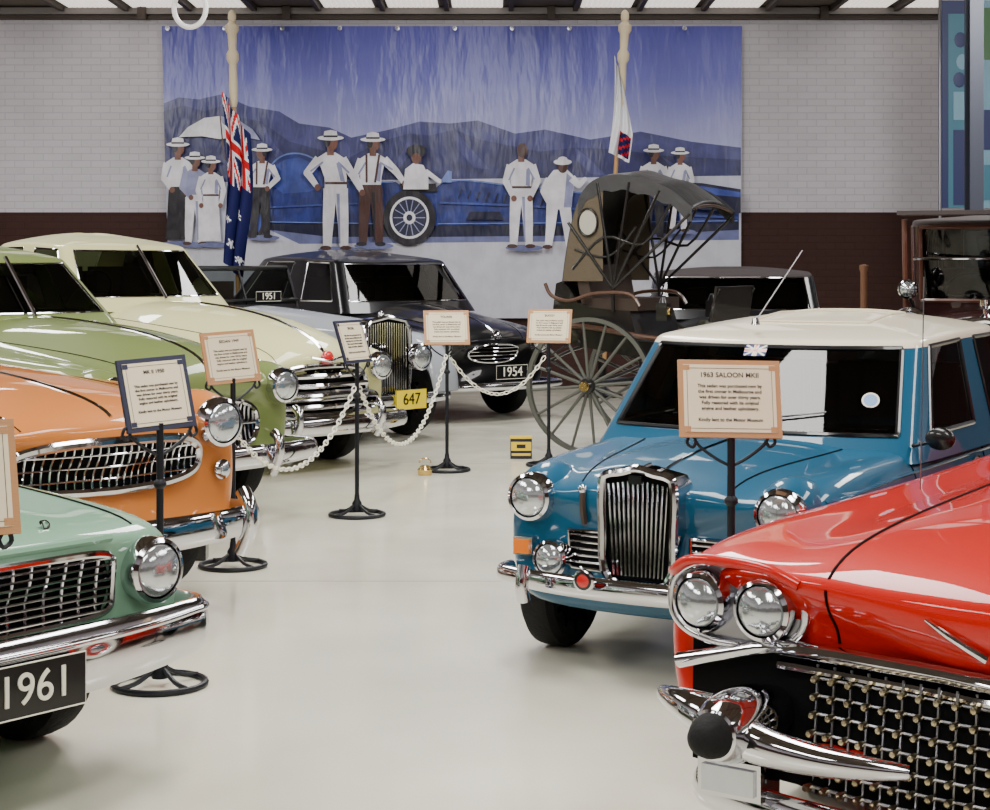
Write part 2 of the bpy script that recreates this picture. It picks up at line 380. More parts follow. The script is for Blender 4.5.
# ================================================================ MURAL
def mural():
    Y=21.93; s=F/22.0
    par=empty('mural_banner',(0,Y,0))
    W=lambda p:((p[0]-495)/s,(HY-p[1])/s+HC)
    BMP=(1.6,1.0,(1.6,1,.45))
    def mm(n,rgb,v=.3): return mat('mural_'+n,rgb,.34,bump=BMP,bdist=.07,spec=.4,var=(5.,v))
    sky=mat('mural_sky',(90,100,180),.34,bump=BMP,bdist=.07,spec=.4)
    nt=sky.node_tree; b=nt.nodes['Principled BSDF']; tc=nt.nodes.new('ShaderNodeTexCoord'); sp=nt.nodes.new('ShaderNodeSeparateXYZ'); nt.links.new(tc.outputs['Object'],sp.inputs[0])
    nz=nt.nodes.new('ShaderNodeTexNoise'); nz.inputs['Scale'].default_value=1.1; nz.inputs['Detail'].default_value=4; nt.links.new(tc.outputs['Object'],nz.inputs['Vector'])
    ma=nt.nodes.new('ShaderNodeMath'); ma.operation='MULTIPLY_ADD'; ma.inputs[1].default_value=.7; nt.links.new(nz.outputs['Fac'],ma.inputs[0]); nt.links.new(sp.outputs['Z'],ma.inputs[2])
    mr=nt.nodes.new('ShaderNodeMapRange'); mr.inputs['From Min'].default_value=W((0,160))[1]+.35; mr.inputs['From Max'].default_value=W((0,27))[1]+.35; nt.links.new(ma.outputs[0],mr.inputs[0])
    cr=nt.nodes.new('ShaderNodeValToRGB'); cr.color_ramp.elements[0].color=(*L(160,162,204),1); cr.color_ramp.elements[1].color=(*L(64,64,146),1); e=cr.color_ramp.elements.new(.6); e.color=(*L(96,98,172),1)
    nt.links.new(mr.outputs[0],cr.inputs[0]); nt.links.new(cr.outputs[0],b.inputs['Base Color'])
    mtn=mm('mountain',(52,54,104),.35); mt2=mm('mountain_far',(68,70,126),.3); gnd=mm('salt',(192,194,214),.15); blu=mm('car_blue',(34,50,128),.45); bl2=mm('car_light',(104,126,196)); bl4=mm('car_mid',(56,74,156),.4); bl3=mm('car_dark',(12,16,54))
    wh=mm('white',(222,220,228),.22); sh=mm('shade',(140,144,182)); skin=mm('skin',(112,72,60)); bk=mm('black',(22,18,30)); br=mm('brown',(70,38,34)); shd=mm('ground_shadow',(104,110,156)); marg=mm('margin',(190,190,202),.1)
    mb=MB(); st=[0.0]
    def poly(pts,m):
        st[0]+=.0003; q=[W(p) for p in pts]
        mb.add([(x,-st[0]-.012,z) for x,z in q],[tuple(range(len(q)))],m)
    def el(cx,cy,rx,ry,m,n=20): poly([(cx+rx*math.cos(2*pi*k/n),cy+ry*math.sin(2*pi*k/n)) for k in range(n)],m)
    def limb(a,b,w0,w1,m):
        dx,dy=b[0]-a[0],b[1]-a[1]; l=math.hypot(dx,dy) or 1; nx,ny=-dy/l,dx/l
        poly([(a[0]+nx*w0,a[1]+ny*w0),(b[0]+nx*w1,b[1]+ny*w1),(b[0]-nx*w1,b[1]-ny*w1),(a[0]-nx*w0,a[1]-ny*w0)],m); 
        if w1>1: el(b[0],b[1],w1,w1,m,10)
    def stroke(pts,w,m):
        q=spl([(x,y,0) for x,y in pts],6)
        for a,b_ in zip(q[:-1],q[1:]): limb((a.x,a.y),(b_.x,b_.y),w,w,m)
    q=[W(p) for p in ((163,27),(741,27),(740,318),(171,318))]
    cm=MB(); vs=[(x,y,z) for y in (0,-.012) for x,z in q]; cm.add(vs,[(0,1,2,3),(4,7,6,5),(0,4,5,1),(1,5,6,2),(2,6,7,3),(3,7,4,0)],marg); cm.build('banner_cloth',par)
    poly([(163,27),(741,27),(740,190),(167,190)],sky)
    poly([(165,104),(180,98),(200,100),(222,95),(250,107),(280,112),(300,124),(330,128),(352,138),(390,130),(420,122),(450,124),(478,121),(515,134),(545,130),(590,140),(640,132),(690,142),(740,148),(740,190),(167,190)],mt2)
    poly([(165,112),(185,106),(205,112),(225,106),(240,118),(262,122),(290,142),(320,150),(350,158),(380,142),(410,134),(430,136),(455,130),(480,140),(510,146),(540,152),(575,148),(620,150),(660,156),(740,160),(740,190),(167,190)],mtn)
    for pts in ([(225,106),(232,124),(246,146),(238,150),(222,128)],[(262,122),(276,146),(300,170),(284,168),(268,146)],[(455,130),(470,148),(490,170),(474,168),(458,150)],[(410,134),(404,150),(392,168),(400,168),(414,150)],[(575,148),(590,160),(606,176),(590,174),(576,160)],[(660,156),(676,166),(700,180),(680,178)]): poly(pts,mt2)
    poly([(167,183),(740,176),(740,240),(169,244)],gnd)
    poly([(169,243),(740,238),(740,318),(171,318)],marg)
    poly([(262,226),(738,226),(738,240),(300,244)],shd)
    top=[(246,213),(256,202),(264,186),(272,166),(284,156),(300,154),(316,160),(330,172),(346,180),(372,183),(396,182),(404,188),(436,188),(444,182),(470,181),(520,187),(580,193),(640,199),(700,206),(738,212)]
    poly(top+[(738,230),(640,235),(440,237),(330,237),(262,227)],blu)
    poly([(268,182),(276,166),(286,160),(300,158),(312,163),(322,174),(330,184),(310,192),(284,194)],bl4)
    poly([(250,222),(330,224),(440,226),(640,225),(738,222),(738,230),(640,235),(440,237),(330,237),(262,229)],bl3)
    stroke([(247,213),(256,202),(264,186),(272,166),(284,156),(300,154),(316,160),(330,172),(346,180),(372,183),(394,182)],.8,bl2)
    stroke([(446,182),(470,181),(520,187),(580,193),(640,199),(700,206),(737,212)],.8,bl2)
    stroke([(262,208),(330,205),(384,203)],.9,bl4); stroke([(440,203),(520,206),(620,212),(736,218)],1.1,bl4)
    stroke([(262,222),(330,223),(384,224)],.5,bl2); stroke([(438,224),(560,223),(736,221)],.5,bl2)
    poly([(400,184),(436,184),(438,192),(402,192)],bk)
    poly([(440,183),(448,171),(452,172),(452,183)],bl2)
    for k in range(10): limb((462+9*k,190+1*k),(459+9*k,198+1*k),.8,.8,bl3)
    poly([(470,212),(500,212),(504,220),(466,220)],bl3)
    for r_,m in ((28,bk),(21,wh),(18.5,bl3)): el(410,218,r_*.93,r_,m,32)
    for k in range(14):
        a=pi*2*k/14; limb((410,218),(410+17*math.cos(a)*.93,218+18*math.sin(a)),.45,.45,sh)
    el(410,218,6,6.5,wh); el(410,218,3,3.3,bl3)
    el(256,222,11,17,bk,24); el(256,222,7,12,bl4,24)
    poly([(181,138),(190,128),(206,119),(222,117),(240,121),(254,130),(262,141),(240,137),(222,140),(204,137)],wh)
    poly([(222,117),(240,121),(254,130),(262,141),(240,137),(224,124)],sh); limb((222,117),(226,160),.7,.7,br)
    def man(cx,top,bot,shirt,pants,face=1,lean=0,arms=None,hat=wh,suspend=False,skirt=False,hair=None):
        h=bot-top; u=h/7.4; hx=cx+lean
        hip=(cx,top+h*.50); sho=(hx,top+h*.205)
        el(cx+3,bot,u*1.3,u*.22,shd)
        if skirt: poly([(hip[0]-u*.6,hip[1]-u*.8),(hip[0]+u*.6,hip[1]-u*.8),(cx+u*.85,bot-u*.3),(cx-u*.85,bot-u*.3)],pants)
        else:
            for sg in(-1,1):
                limb((cx+sg*u*.34,hip[1]-u*.1),(cx+sg*u*.46,top+h*.76),u*.42,u*.34,pants); limb((cx+sg*u*.46,top+h*.76),(cx+sg*u*.52,bot-u*.25),u*.34,u*.26,pants)
                el(cx+sg*u*.62,bot-u*.12,u*.36,u*.15,bk if pants!=wh else br,10)
            poly([(hip[0]-u*.66,hip[1]-u*.55),(hip[0]+u*.66,hip[1]-u*.55),(cx+u*.74,hip[1]+u*.4),(cx-u*.74,hip[1]+u*.4)],pants)
            poly([(cx+u*.05,hip[1]+u*.2),(cx+u*.25,hip[1]+u*.2),(cx+u*.3,bot-u*.4),(cx+u*.2,bot-u*.4)],sh if pants==wh else bk)
        poly([(sho[0]-u*.82,sho[1]+u*.15),(sho[0]-u*.3,sho[1]-u*.18),(sho[0]+u*.3,sho[1]-u*.18),(sho[0]+u*.82,sho[1]+u*.15),(hip[0]+u*.7,hip[1]-u*.8),(hip[0]+u*.66,hip[1]-u*.3),(hip[0]-u*.66,hip[1]-u*.3),(hip[0]-u*.7,hip[1]-u*.8)],shirt)
        if shirt==wh:
            poly([(sho[0]+u*.35,sho[1]+u*.5),(sho[0]+u*.6,sho[1]+u*.4),(hip[0]+u*.6,hip[1]-u*.5),(hip[0]+u*.3,hip[1]-u*.6)],sh)
            if pants==wh: limb((hip[0]-u*.66,hip[1]-u*.45),(hip[0]+u*.66,hip[1]-u*.45),u*.08,u*.08,br)
        for sg,(e,w) in zip((-1,1),arms or (((-1.05,1.35),(-.8,2.6)),((1.05,1.35),(.8,2.6)))):
            S=(sho[0]+sg*u*.72,sho[1]+u*.22); E=(sho[0]+e[0]*u,sho[1]+e[1]*u); H=(sho[0]+w[0]*u,sho[1]+w[1]*u)
            limb(S,E,u*.29,u*.24,shirt); limb(E,H,u*.23,u*.16,shirt); el(H[0],H[1],u*.2,u*.22,skin,10)
            limb((S[0]-sg*u*.25,S[1]+u*.2),(E[0]-sg*u*.2,E[1]-u*.1),u*.06,u*.06,sh)
        if suspend:
            for sg in(-1,1): limb((sho[0]+sg*u*.42,sho[1]-u*.1),(hip[0]+sg*u*.28,hip[1]-u*.5),u*.07,u*.07,br)
        limb((hx,sho[1]),(hx,top+u*.8),u*.22,u*.2,skin); el(hx+face*u*.07,top+u*.72,u*.38,u*.5,hair or skin)
        if not hair: el(hx-face*u*.2,top+u*.66,u*.2,u*.34,bk,12)
        if hat: el(hx,top+u*.44,u*.82,u*.16,hat); poly([(hx-u*.45,top+u*.42),(hx-u*.38,top+u*.02),(hx,top-u*.06),(hx+u*.38,top+u*.02),(hx+u*.45,top+u*.42)],hat); limb((hx-u*.44,top+u*.34),(hx+u*.44,top+u*.34),u*.06,u*.06,bk)
    man(180,139,244,wh,bk,skirt=True,arms=(((-.95,1.3),(-.4,2.1)),((1.0,1.3),(.6,2.3))))
    man(197,153,245,sh,wh,arms=(((-1.0,1.3),(-.3,2.1)),((1.0,1.3),(.7,2.4))))
    man(213,157,245,wh,wh,skirt=True)
    man(262,145,238,wh,bk,lean=2,arms=(((-1.2,1.2),(-1.7,2.0)),((1.2,1.2),(.4,2.0))),suspend=True,face=-1)
    man(337,132,250,wh,wh,lean=-5,arms=(((-1.45,1.1),(-.8,2.0)),((1.35,1.2),(1.9,2.2))))
    man(372,134,246,wh,br,lean=2,arms=(((-1.15,1.3),(-.7,2.4)),((1.5,1.0),(2.1,1.8))),suspend=True)
    poly([(404,190),(406,170),(414,164),(424,166),(429,176),(429,190)],wh); el(417,158,5,7,skin); el(417,152,10,6.5,bk); el(417,158,4,4,skin); limb((426,172),(440,182),2.6,2,wh)
    man(521,141,248,wh,wh,arms=(((-1.05,1.35),(-.5,2.5)),((1.1,1.3),(.6,2.5))),hat=None,hair=br)
    limb((552,205),(550,228),6,4.6,wh); limb((550,228),(548,245),4.6,3.6,wh); limb((564,205),(567,228),6,4.6,wh); limb((567,228),(569,246),4.6,3.6,wh); el(547,247,5,2.2,br,10); el(571,248,5,2.2,br,10)
    poly([(546,180),(553,171),(566,170),(574,178),(572,196),(570,210),(548,210),(545,196)],wh); poly([(566,174),(573,180),(571,208),(563,208)],sh)
    limb((549,180),(543,192),4,3.2,wh); limb((543,192),(548,203),3.2,2.4,wh); limb((571,179),(578,186),4,3,wh); limb((578,186),(584,180),3,2.2,wh); el(562,168,5,6,br); el(562,163,9,3,wh); el(562,161,5,3.4,wh)
    man(652,146,240,wh,bk,arms=(((-1.1,1.3),(-1.3,2.4)),((1.1,1.3),(.8,2.3))))
    man(676,149,232,wh,wh,lean=2)
    poly([(640,182),(700,184),(738,190),(738,214),(640,204)],bl3); poly([(650,184),(700,187),(738,193),(738,198),(650,190)],bl4)
    mb.build('painted_scene',par,ang=180)
    em=MB()
    for x in range(170,740,57):
        p=W((x,30)); em.lathe([(.012,0),(.03,.0),(.03,.01),(.012,.012)],(p[0],-.10,p[1]),(0,-1,0),STEEL,12)
        em.rod((p[0],-.10,p[1]),(p[0],0,p[1]),.008,STEEL)
    em.build('eyelets',par)
mural()

# ================================================================ CARS
def blue_saloon():
    P=paint('petrol_blue_paint',(22,80,110)); CR=paint('cream_roof_paint',(228,218,194))
    e=car('blue_vintage_saloon_car',(.54,6.36),240)
    st=[(-.06,.60,.24,.70,.69,.73,.05),(-.16,.67,.22,.755,.73,.775,.03),(-.45,.70,.2,.79,.76,.815,0),(-.95,.72,.2,.80,.79,.84,0),(-1.3,.73,.2,.83,.84,.86,0),(-2.4,.73,.2,.83,.84,.86,0),(-3.1,.71,.22,.82,.82,.82,0),(-3.55,.62,.28,.74,.72,.72,0)]
    ob,b=car_body('body',e,st,P,((-.50,.25,.29,.44),(-2.6,.25,.29,.44)))
    g,gb=greenhouse('cabin',e,-.92,-1.30,-2.0,-2.95,-3.2,.72,.63,.83,1.245,P,CR,dome=.08,tr=.011,trim=BLACK)
    mb=MB()
    for x in(-.50,-2.6):
        for sg in(1,-1): wheel(mb,x,sg*.60,.25,.15,P,sg)
    def outline(k,dx,zt=.785):
        w0,w1=.118*k,.148*k; z0=.385+.02*(1-k)*8; 
        pts=[(-w0,z0),(w0,z0),(w1,z0+.20),(w1,zt-.045),(w1*.86,zt-.012),(w1*.45,zt),(0,zt+.014),(-w1*.45,zt),(-w1*.86,zt-.012),(-w1,zt-.045),(-w1,z0+.20)]
        return [Vector((dx,y,z)) for y,z in pts]
    A=outline(1,.05); B=outline(1,-.10); n=len(A)
    mb.add(A+B,[(i,(i+1)%n,n+(i+1)%n,n+i) for i in range(n)],CHROME)
    mb.tube(spl(outline(.96,.052),4,True),.017,CHROME,8,cyc=True)
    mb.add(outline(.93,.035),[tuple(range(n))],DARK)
    for i in range(13):
        y=-.118+.236*i/12; z1=.74+.02*(1-abs(y)/.12); z0=.41
        mb.rod((.048,y*.82,z0),(.048,y,z1),.0045,CHROME,6)
    mb.box((.07,0,.762),(.012,.05,.03),BLACK); mb.rod((-.0,0,.80),(-.06,0,.805),.008,CHROME)
    proj(mb,b,[(-.12,0,1),(-.5,0,1),(-.90,0,1)],(0,0,-1),CHROME,.006,.002)
    mb.build('grille_and_wheels',e)
    m2=MB()
    for sg in(1,-1):
        x=sx(b,sg*.50,.655)
        m2.ell((x-.13,sg*.495,.655),(.17,.122,.122),P)
        lamp(m2,(x+.02,sg*.50,.655),.086)
        lamp(m2,(sx(b,sg*.385,.435)+.06,sg*.385,.435),.068,dep=.05)
        x=sx(b,sg*.535,.465); m2.box((x+.02,sg*.535,.465),(.05,.065,.055),AMBER); m2.box((x+.012,sg*.535,.465),(.04,.082,.07),CHROME)
        for k in range(5):
            z=.425+k*.025; m2.tube([(sx(b,y,z)+.012,y,z) for y in [sg*(.17+.16*t/5) for t in range(6)]],.005,CHROME,6)
        m2.tube([(sx(b,y,z)+.012,y,z) for y,z in [(sg*.165,.40),(sg*.33,.405),(sg*.34,.54),(sg*.165,.545)]],.008,CHROME,6,cyc=True)
        m2.add([(sx(b,y,z)+.005,y,z) for y,z in [(sg*.165,.40),(sg*.33,.405),(sg*.34,.54),(sg*.165,.545)]],[(0,1,2,3)],DARK)
        m2.tube(spl([(.14,sg*.42,.30),(.155,sg*.42,.36),(.14,sg*.42,.43)],5),.025,CHROME,10)
        proj(m2,b,[(-1.0,sg*1,.28),(-1.02,sg*1,.55),(-1.01,sg*1,.79)],(0,-sg,0),DARK,.004)
        proj(m2,b,[(-1.98,sg*1,.26),(-2.0,sg*1,.55),(-2.0,sg*1,.79)],(0,-sg,0),DARK,.004)
        proj(m2,b,[(-.2,sg*1,.69),(-1.,sg*1,.72),(-2.9,sg*1,.72)],(0,-sg,0),P,.007)
        proj(m2,b,[(-.10,sg*.30,1),(-.5,sg*.36,1),(-.93,sg*.43,1)],(0,0,-1),DARK,.0035)
        m2.rod((-1.9,sg*.72,.70),(-1.78,sg*.745,.70),.012,CHROME)
    for y in(-.34,.10):
        pts=[]
        for t in range(6):
            h=gb.ray_cast(Vector((3,y+.045*t,.905+.006*t)),Vector((-1,0,0)))
            if h[0]: pts.append(h[0]+Vector((.012,0,.004)))
        if len(pts)>2: m2.tube(pts,.004,BLACK,6)
    m2.rod((-1.05,.68,.82),(-.98,.79,.85),.008,BLACK); m2.ell((-.98,.81,.86),(.02,.06,.045),BLACK)
    m2.tube([(sx(b,-.27,z)+.012,-.27,z) for z in(.57,.62,.66,.70)],.013,SEAT,6); m2.ell((sx(b,-.27,.70)+.02,-.27,.70),(.012,.018,.018),CHROME)
    m2.lathe([(.042,0),(.042,.012),(.034,.016)],(.155,-.16,.40),(1,0,0),CHROME,16); m2.lathe([(.034,.016),(.024,.018)],(.155,-.16,.40),(1,0,0),BLACK,16); m2.lathe([(.024,.018),(0,.019)],(.155,-.16,.40),(1,0,0),REDGL,16)
    m2.rod((-1.40,-.12,1.29),(-1.55,.04,1.60),.003,STEEL,6); m2.lathe([(.02,0),(.012,.03),(0,.03)],(-1.40,-.12,1.275),(0,0,1),CHROME,10)
    h=gb.ray_cast(Vector((3,.48,.985)),Vector((-1,0,0)))
    if h[0]: 
        m2.lathe([(.036,0),(.036,.004),(0,.004)],h[0],(.8,.2,.6),WHITE,16); m2.lathe([(.028,.0),(.028,.0052),(0,.0052)],h[0],(.8,.2,.6),mat('sticker_blue',(120,160,205),.4),16)
    m2.build('fittings',e)
    hm=MB(); top=[]
    for y in [-.27+.54*i/8 for i in range(9)]: top.append([gb.ray_cast(Vector((x,y,3)),Vector((0,0,-1)))[0]+Vector((0,0,.004)) for x in (-1.75,-1.9,-2.1,-2.3)])
    lp=[r[0] for r in top]+[top[-1][1],top[-1][2]]+[r[3] for r in reversed(top)]+[top[0][2],top[0][1]]
    hm.tube(lp,.006,CR,6,cyc=True); hm.build('roof_hatch',e)
    fm=MB(); R=Matrix.Rotation(math.radians(-42),3,'Y'); NAV=mat('flag_navy',(25,35,110),.5)
    h=gb.ray_cast(Vector((3,-.06,1.165)),Vector((-1,0,0))); c=(h[0] if h[0] else Vector((-1.3,0,1.17)))+Vector((.008,0,.006))
    fm.box(c,(.003,.1,.06),NAV,R)
    for sz,m in (((.004,.1,.018),WHITE),((.004,.022,.06),WHITE),((.005,.1,.009),REDGL),((.005,.01,.06),REDGL)): fm.box(c+Vector((.001,0,0)),sz,m,R)
    for a in(31,-31): fm.box(c,(.0035,.105,.008),WHITE,R@Matrix.Rotation(math.radians(a),3,'X'))
    fm.build('union_flag_decal',e)
    m3=MB(); bumper(m3,.10,.63,.36,bow=.13,rz=.042,r=.02,wrap=.12); m3.build('bumper',e)
blue_saloon()

def red_car():
    P=paint('tomato_red_paint',(186,16,0))
    e=car('red_vintage_car',(1.105,3.90),234)
    st=[(-.02,.93,.28,.78,.78,.79,.16),(-.14,.97,.26,.815,.81,.86,.12),(-.5,.99,.24,.835,.82,.90,.03),(-1.0,1.0,.22,.84,.83,.92,0),(-1.7,1.0,.22,.845,.85,.93,0),(-2.4,1.0,.22,.87,.88,.93,0),(-3.8,1.0,.22,.92,.92,.95,0),(-4.9,.97,.26,.98,.88,.88,0),(-5.6,.9,.32,.98,.8,.78,0)]
    ob,b=car_body('body',e,st,P,((-.95,.34,.40,.62),(-4.2,.34,.38,.62)))
    greenhouse('cabin',e,-2.35,-2.75,-3.2,-3.9,-4.4,.86,.66,.93,1.40,P,P)
    mb=MB()
    for x in(-.95,-4.2):
        for sg in(1,-1): wheel(mb,x,sg*.82,.34,.2,P,sg,WHITE)
    mb.build('wheels',e)
    m=MB()
    vs=[];fs=[];N=24
    for i in range(N+1):
        y=-.84+1.68*i/N
        for z in(.27,.43,.585): vs.append((sx(b,y,max(z,.36))+.012,y,z))
    for i in range(N):
        for k in range(2): fs.append((i*3+k,(i+1)*3+k,(i+1)*3+k+1,i*3+k+1))
    m.add(vs,fs,DARK)
    ys=[-.47+.047*i for i in range(21)]; zs=[.28+.042*i for i in range(7)]
    for j,z in enumerate(zs): m.tube([(sx(b,y,max(z,.36))+.026,y,z) for y in ys],.004,STEEL,6)
    for y in ys:
        m.rod((sx(b,y,.4)+.024,y,.26),(sx(b,y,.5)+.024,y,.565),.004,STEEL,6)
        for z in zs: m.lathe([(.005,-.01),(.008,.0),(.010,.02),(.007,.028),(0,.03)],(sx(b,y,max(z,.36))+.028,y,z),(1,0,0),CHAMP,8)
    pts=[(sx(b,y,.60)+.03,y,.595-.10*max(0,(abs(y)-.6)/.35)) for y in [-.87+1.74*i/30 for i in range(31)]]
    m.tube(pts,.026,CHROME,10,rz=.022,up=(0,0,1))
    m.tube([(p[0]-.005,p[1],p[2]-.045) for p in pts[5:-5]],.012,CHROME,8)
    for sg in(1,-1):
        m.tube(spl([(-.08,sg*.89,.455),(-.02,sg*.85,.458),(.03,sg*.78,.458),(.07,sg*.70,.452),(.09,sg*.62,.44)],5),[.006+.0034*i for i in range(21)],CHROME,12,rz=[.006+.0030*i for i in range(21)],up=(0,0,1))
        m.lathe([(.03,-.25),(.07,-.15),(.086,-.03),(.087,.04),(.077,.10),(.061,.135),(.054,.138)],(.05,sg*.60,.435),(1,0,0),CHROME,32)
        m.lathe([(.054,.138),(.050,.162),(.038,.190),(.02,.205),(0,.208)],(.05,sg*.60,.435),(1,0,0),RUB,28)
        pp=spl([(.10,sg*.57,.42),(.14,sg*.47,.415),(.15,sg*.34,.41),(.14,sg*.22,.41),(.12,sg*.14,.41)],4)
        m.tube(pp,[.05-.0022*i for i in range(17)],CHROME,14,rz=[.055-.0024*i for i in range(17)],up=(0,0,1))
        x1,x2=sx(b,sg*.60,.69)+.03,sx(b,sg*.79,.69)+.05
        loop=[]
        for k in range(40):
            a=2*pi*k/40; t=math.cos(a); y=.695+.19*math.copysign(abs(t)**.75,t); z=.685+.102*math.copysign(abs(math.sin(a))**.8,math.sin(a))
            f_=(y-.5)/.4; loop.append((x1*(1-f_)+x2*f_-.02,sg*y,z))
        m.tube(loop,.012,CHROME,10,cyc=True)
        m.add([(p[0]-.01,p[1],p[2]) for p in loop],[tuple(range(40))],STEEL)
        bk=[(p[0]-.35,p[1]*.97,.70+(p[2]-.70)*.8) for p in loop]
        m.add(loop+bk,[(i,(i+1)%40,40+(i+1)%40,40+i) for i in range(40)],P)
        m.tube(spl([(x1+.03,sg*.50,.76),(x1+.04,sg*.60,.795),(x2+.03,sg*.79,.795),(x2-.02,sg*.88,.75),(x2-.16,sg*.94,.73)],5),.014,P,10)
        lamp(m,(x1+.0,sg*.605,.685),.073,dep=.04); lamp(m,(x2-.005,sg*.785,.685),.073,(1,.06*sg,0),dep=.04)
        proj(m,b,[(1,sg*.42,.62),(1,sg*.42,.68),(1,sg*.42,.76)],(-1,0,0),DARK,.004)
        proj(m,b,[(-.06,sg*.42,1),(-.4,sg*.43,1),(-1.0,sg*.46,1),(-2.2,sg*.54,1)],(0,0,-1),DARK,.004)
        m.tube([(sx(b,sg*y,.65+.08*y/.15)+.012,sg*y,.65+.08*y/.15) for y in(0.01,.05,.10,.15)],[.012,.010,.008,.003],CHROME,8)
        m.box((.02,sg*.62,.30),(.10,.17,.09),CHROME); m.box((.065,sg*.62,.30),(.03,.14,.062),LENS)
        proj(m,b,[(-1.2,sg*1.2,.62),(-2.5,sg*1.2,.60),(-4.8,sg*1.2,.60)],(0,-sg,0),CHROME,.012)
    bumper(m,.09,.80,.225,bow=.16,rz=.06,r=.03,wrap=.3)
    m.rod((-1.35,-.72,.84),(-1.38,-.72,1.5),.002,STEEL,6)
    m.build('brightwork',e)
red_car()

def mint_car():
    P=paint('mint_paint',(116,156,130))
    e=car('mint_green_vintage_sedan_car',(-1.39,4.66),-39)
    st=[(-.04,.80,.34,.745,.755,.775,.06),(-.14,.84,.31,.79,.79,.81,.04),(-.6,.86,.25,.82,.82,.86,0),(-1.3,.87,.22,.85,.87,.90,0),(-2.6,.87,.22,.87,.88,.90,0),(-3.5,.86,.24,.86,.86,.88,0),(-4.3,.82,.28,.82,.8,.82,0),(-4.5,.78,.32,.76,.74,.76,0)]
    ob,b=car_body('body',e,st,P,((-.78,.31,.36,.55),(-3.5,.31,.36,.55)))
    greenhouse('cabin',e,-1.35,-1.8,-2.3,-3.0,-3.4,.80,.62,.89,1.38,P,P)
    mb=MB()
    for x in(-.78,-3.5):
        for sg in(1,-1): wheel(mb,x,sg*.72,.31,.17,P,sg)
    grille(mb,b,.50,.52,.715,8,15,.005,.005,.012,off=.02,pw=7)
    for sg in(1,-1):
        x=sx(b,sg*.645,.635); mb.ell((x-.12,sg*.645,.635),(.17,.130,.124),P); lamp(mb,(x+.035,sg*.645,.635),.092)
        proj(mb,b,[(-.12,sg*.63,1),(-.6,sg*.66,1),(-1.15,sg*.7,1)],(0,0,-1),DARK,.004)
        proj(mb,b,[(-.2,sg*1,.72),(-1.5,sg*1,.74),(-4.2,sg*1,.74)],(0,-sg,0),CHROME,.006)
    proj(mb,b,[(1,-.5,.745),(1,0,.75),(1,.5,.745)],(-1,0,0),P,.012,0)
    bumper(mb,.10,.87,.45,bow=.14,rz=.10,r=.03,wrap=.34)
    bumper(mb,.135,.865,.505,bow=.14,rz=.012,r=.012,wrap=.30)
    mb.build('brightwork',e)
    for i,c in enumerate('FORD'):
        y=-.40+.24*i; x=sx(b,y,.79)
        text('hood_letter',c,.042,CHROME,e,(x+.012,y,.795),(math.radians(60),0,pi/2),.005)
    plate(e,'1961',.155,.08,.42,.33,.14,BLACK,WHITE,.12)
mint_car()

def orange_car():
    P=paint('apricot_tan_paint',(196,118,52))
    e=car('orange_vintage_sedan_car',(-1.56,7.32),-43)
    st=[(-.05,.72,.30,.85,.85,.88,.12),(-.16,.79,.28,.93,.90,.95,.08),(-.6,.83,.26,.97,.95,1.02,0),(-1.2,.84,.24,.98,.99,1.07,0),(-2.0,.84,.24,1.0,1.03,1.09,0),(-2.9,.84,.24,1.02,1.05,1.09,0),(-3.7,.82,.26,1.0,1.0,1.04,0),(-4.3,.72,.3,.8,.74,.74,0)]
    ob,b=car_body('body',e,st,P,((-.75,.34,.38,.52),(-3.3,.34,.38,.52)))
    greenhouse('cabin',e,-2.12,-2.45,-2.8,-3.3,-3.8,.72,.56,1.07,1.50,P,P,dome=.08)
    mb=MB()
    for x in(-.75,-3.3):
        for sg in(1,-1): wheel(mb,x,sg*.68,.34,.17,P,sg)
    grille(mb,b,.48,.585,.80,3,24,.005,.0045,.022,off=.02,pw=3.0)
    for sg in(1,-1):
        x=sx(b,sg*.58,.835); mb.ell((x-.14,sg*.58,.835),(.22,.145,.14),P); lamp(mb,(x+.045,sg*.58,.835),.103)
        x=sx(b,sg*.62,.62); mb.lathe([(.04,0),(.045,.02),(.03,.035),(0,.045)],(x+.01,sg*.62,.62),(1,0,0),[CHROME,CHROME,LENS],18)
        mb.tube(spl([(.09,sg*.56,.28),(.15,sg*.56,.38),(.15,sg*.56,.48),(.10,sg*.56,.55)],4),.034,CHROME,10)
        proj(mb,b,[(-.1,sg*.42,1.2),(-.6,sg*.52,1.2),(-2.0,sg*.6,1.2)],(0,0,-1),DARK,.003)
    proj(mb,b,[(-.08,0,1.2),(-.5,0,1.2),(-1.9,0,1.2)],(0,0,-1),CHROME,.008)
    bumper(mb,.11,.80,.40,bow=.18,rz=.075,r=.03,wrap=.30)
    mb.build('brightwork',e)
orange_car()

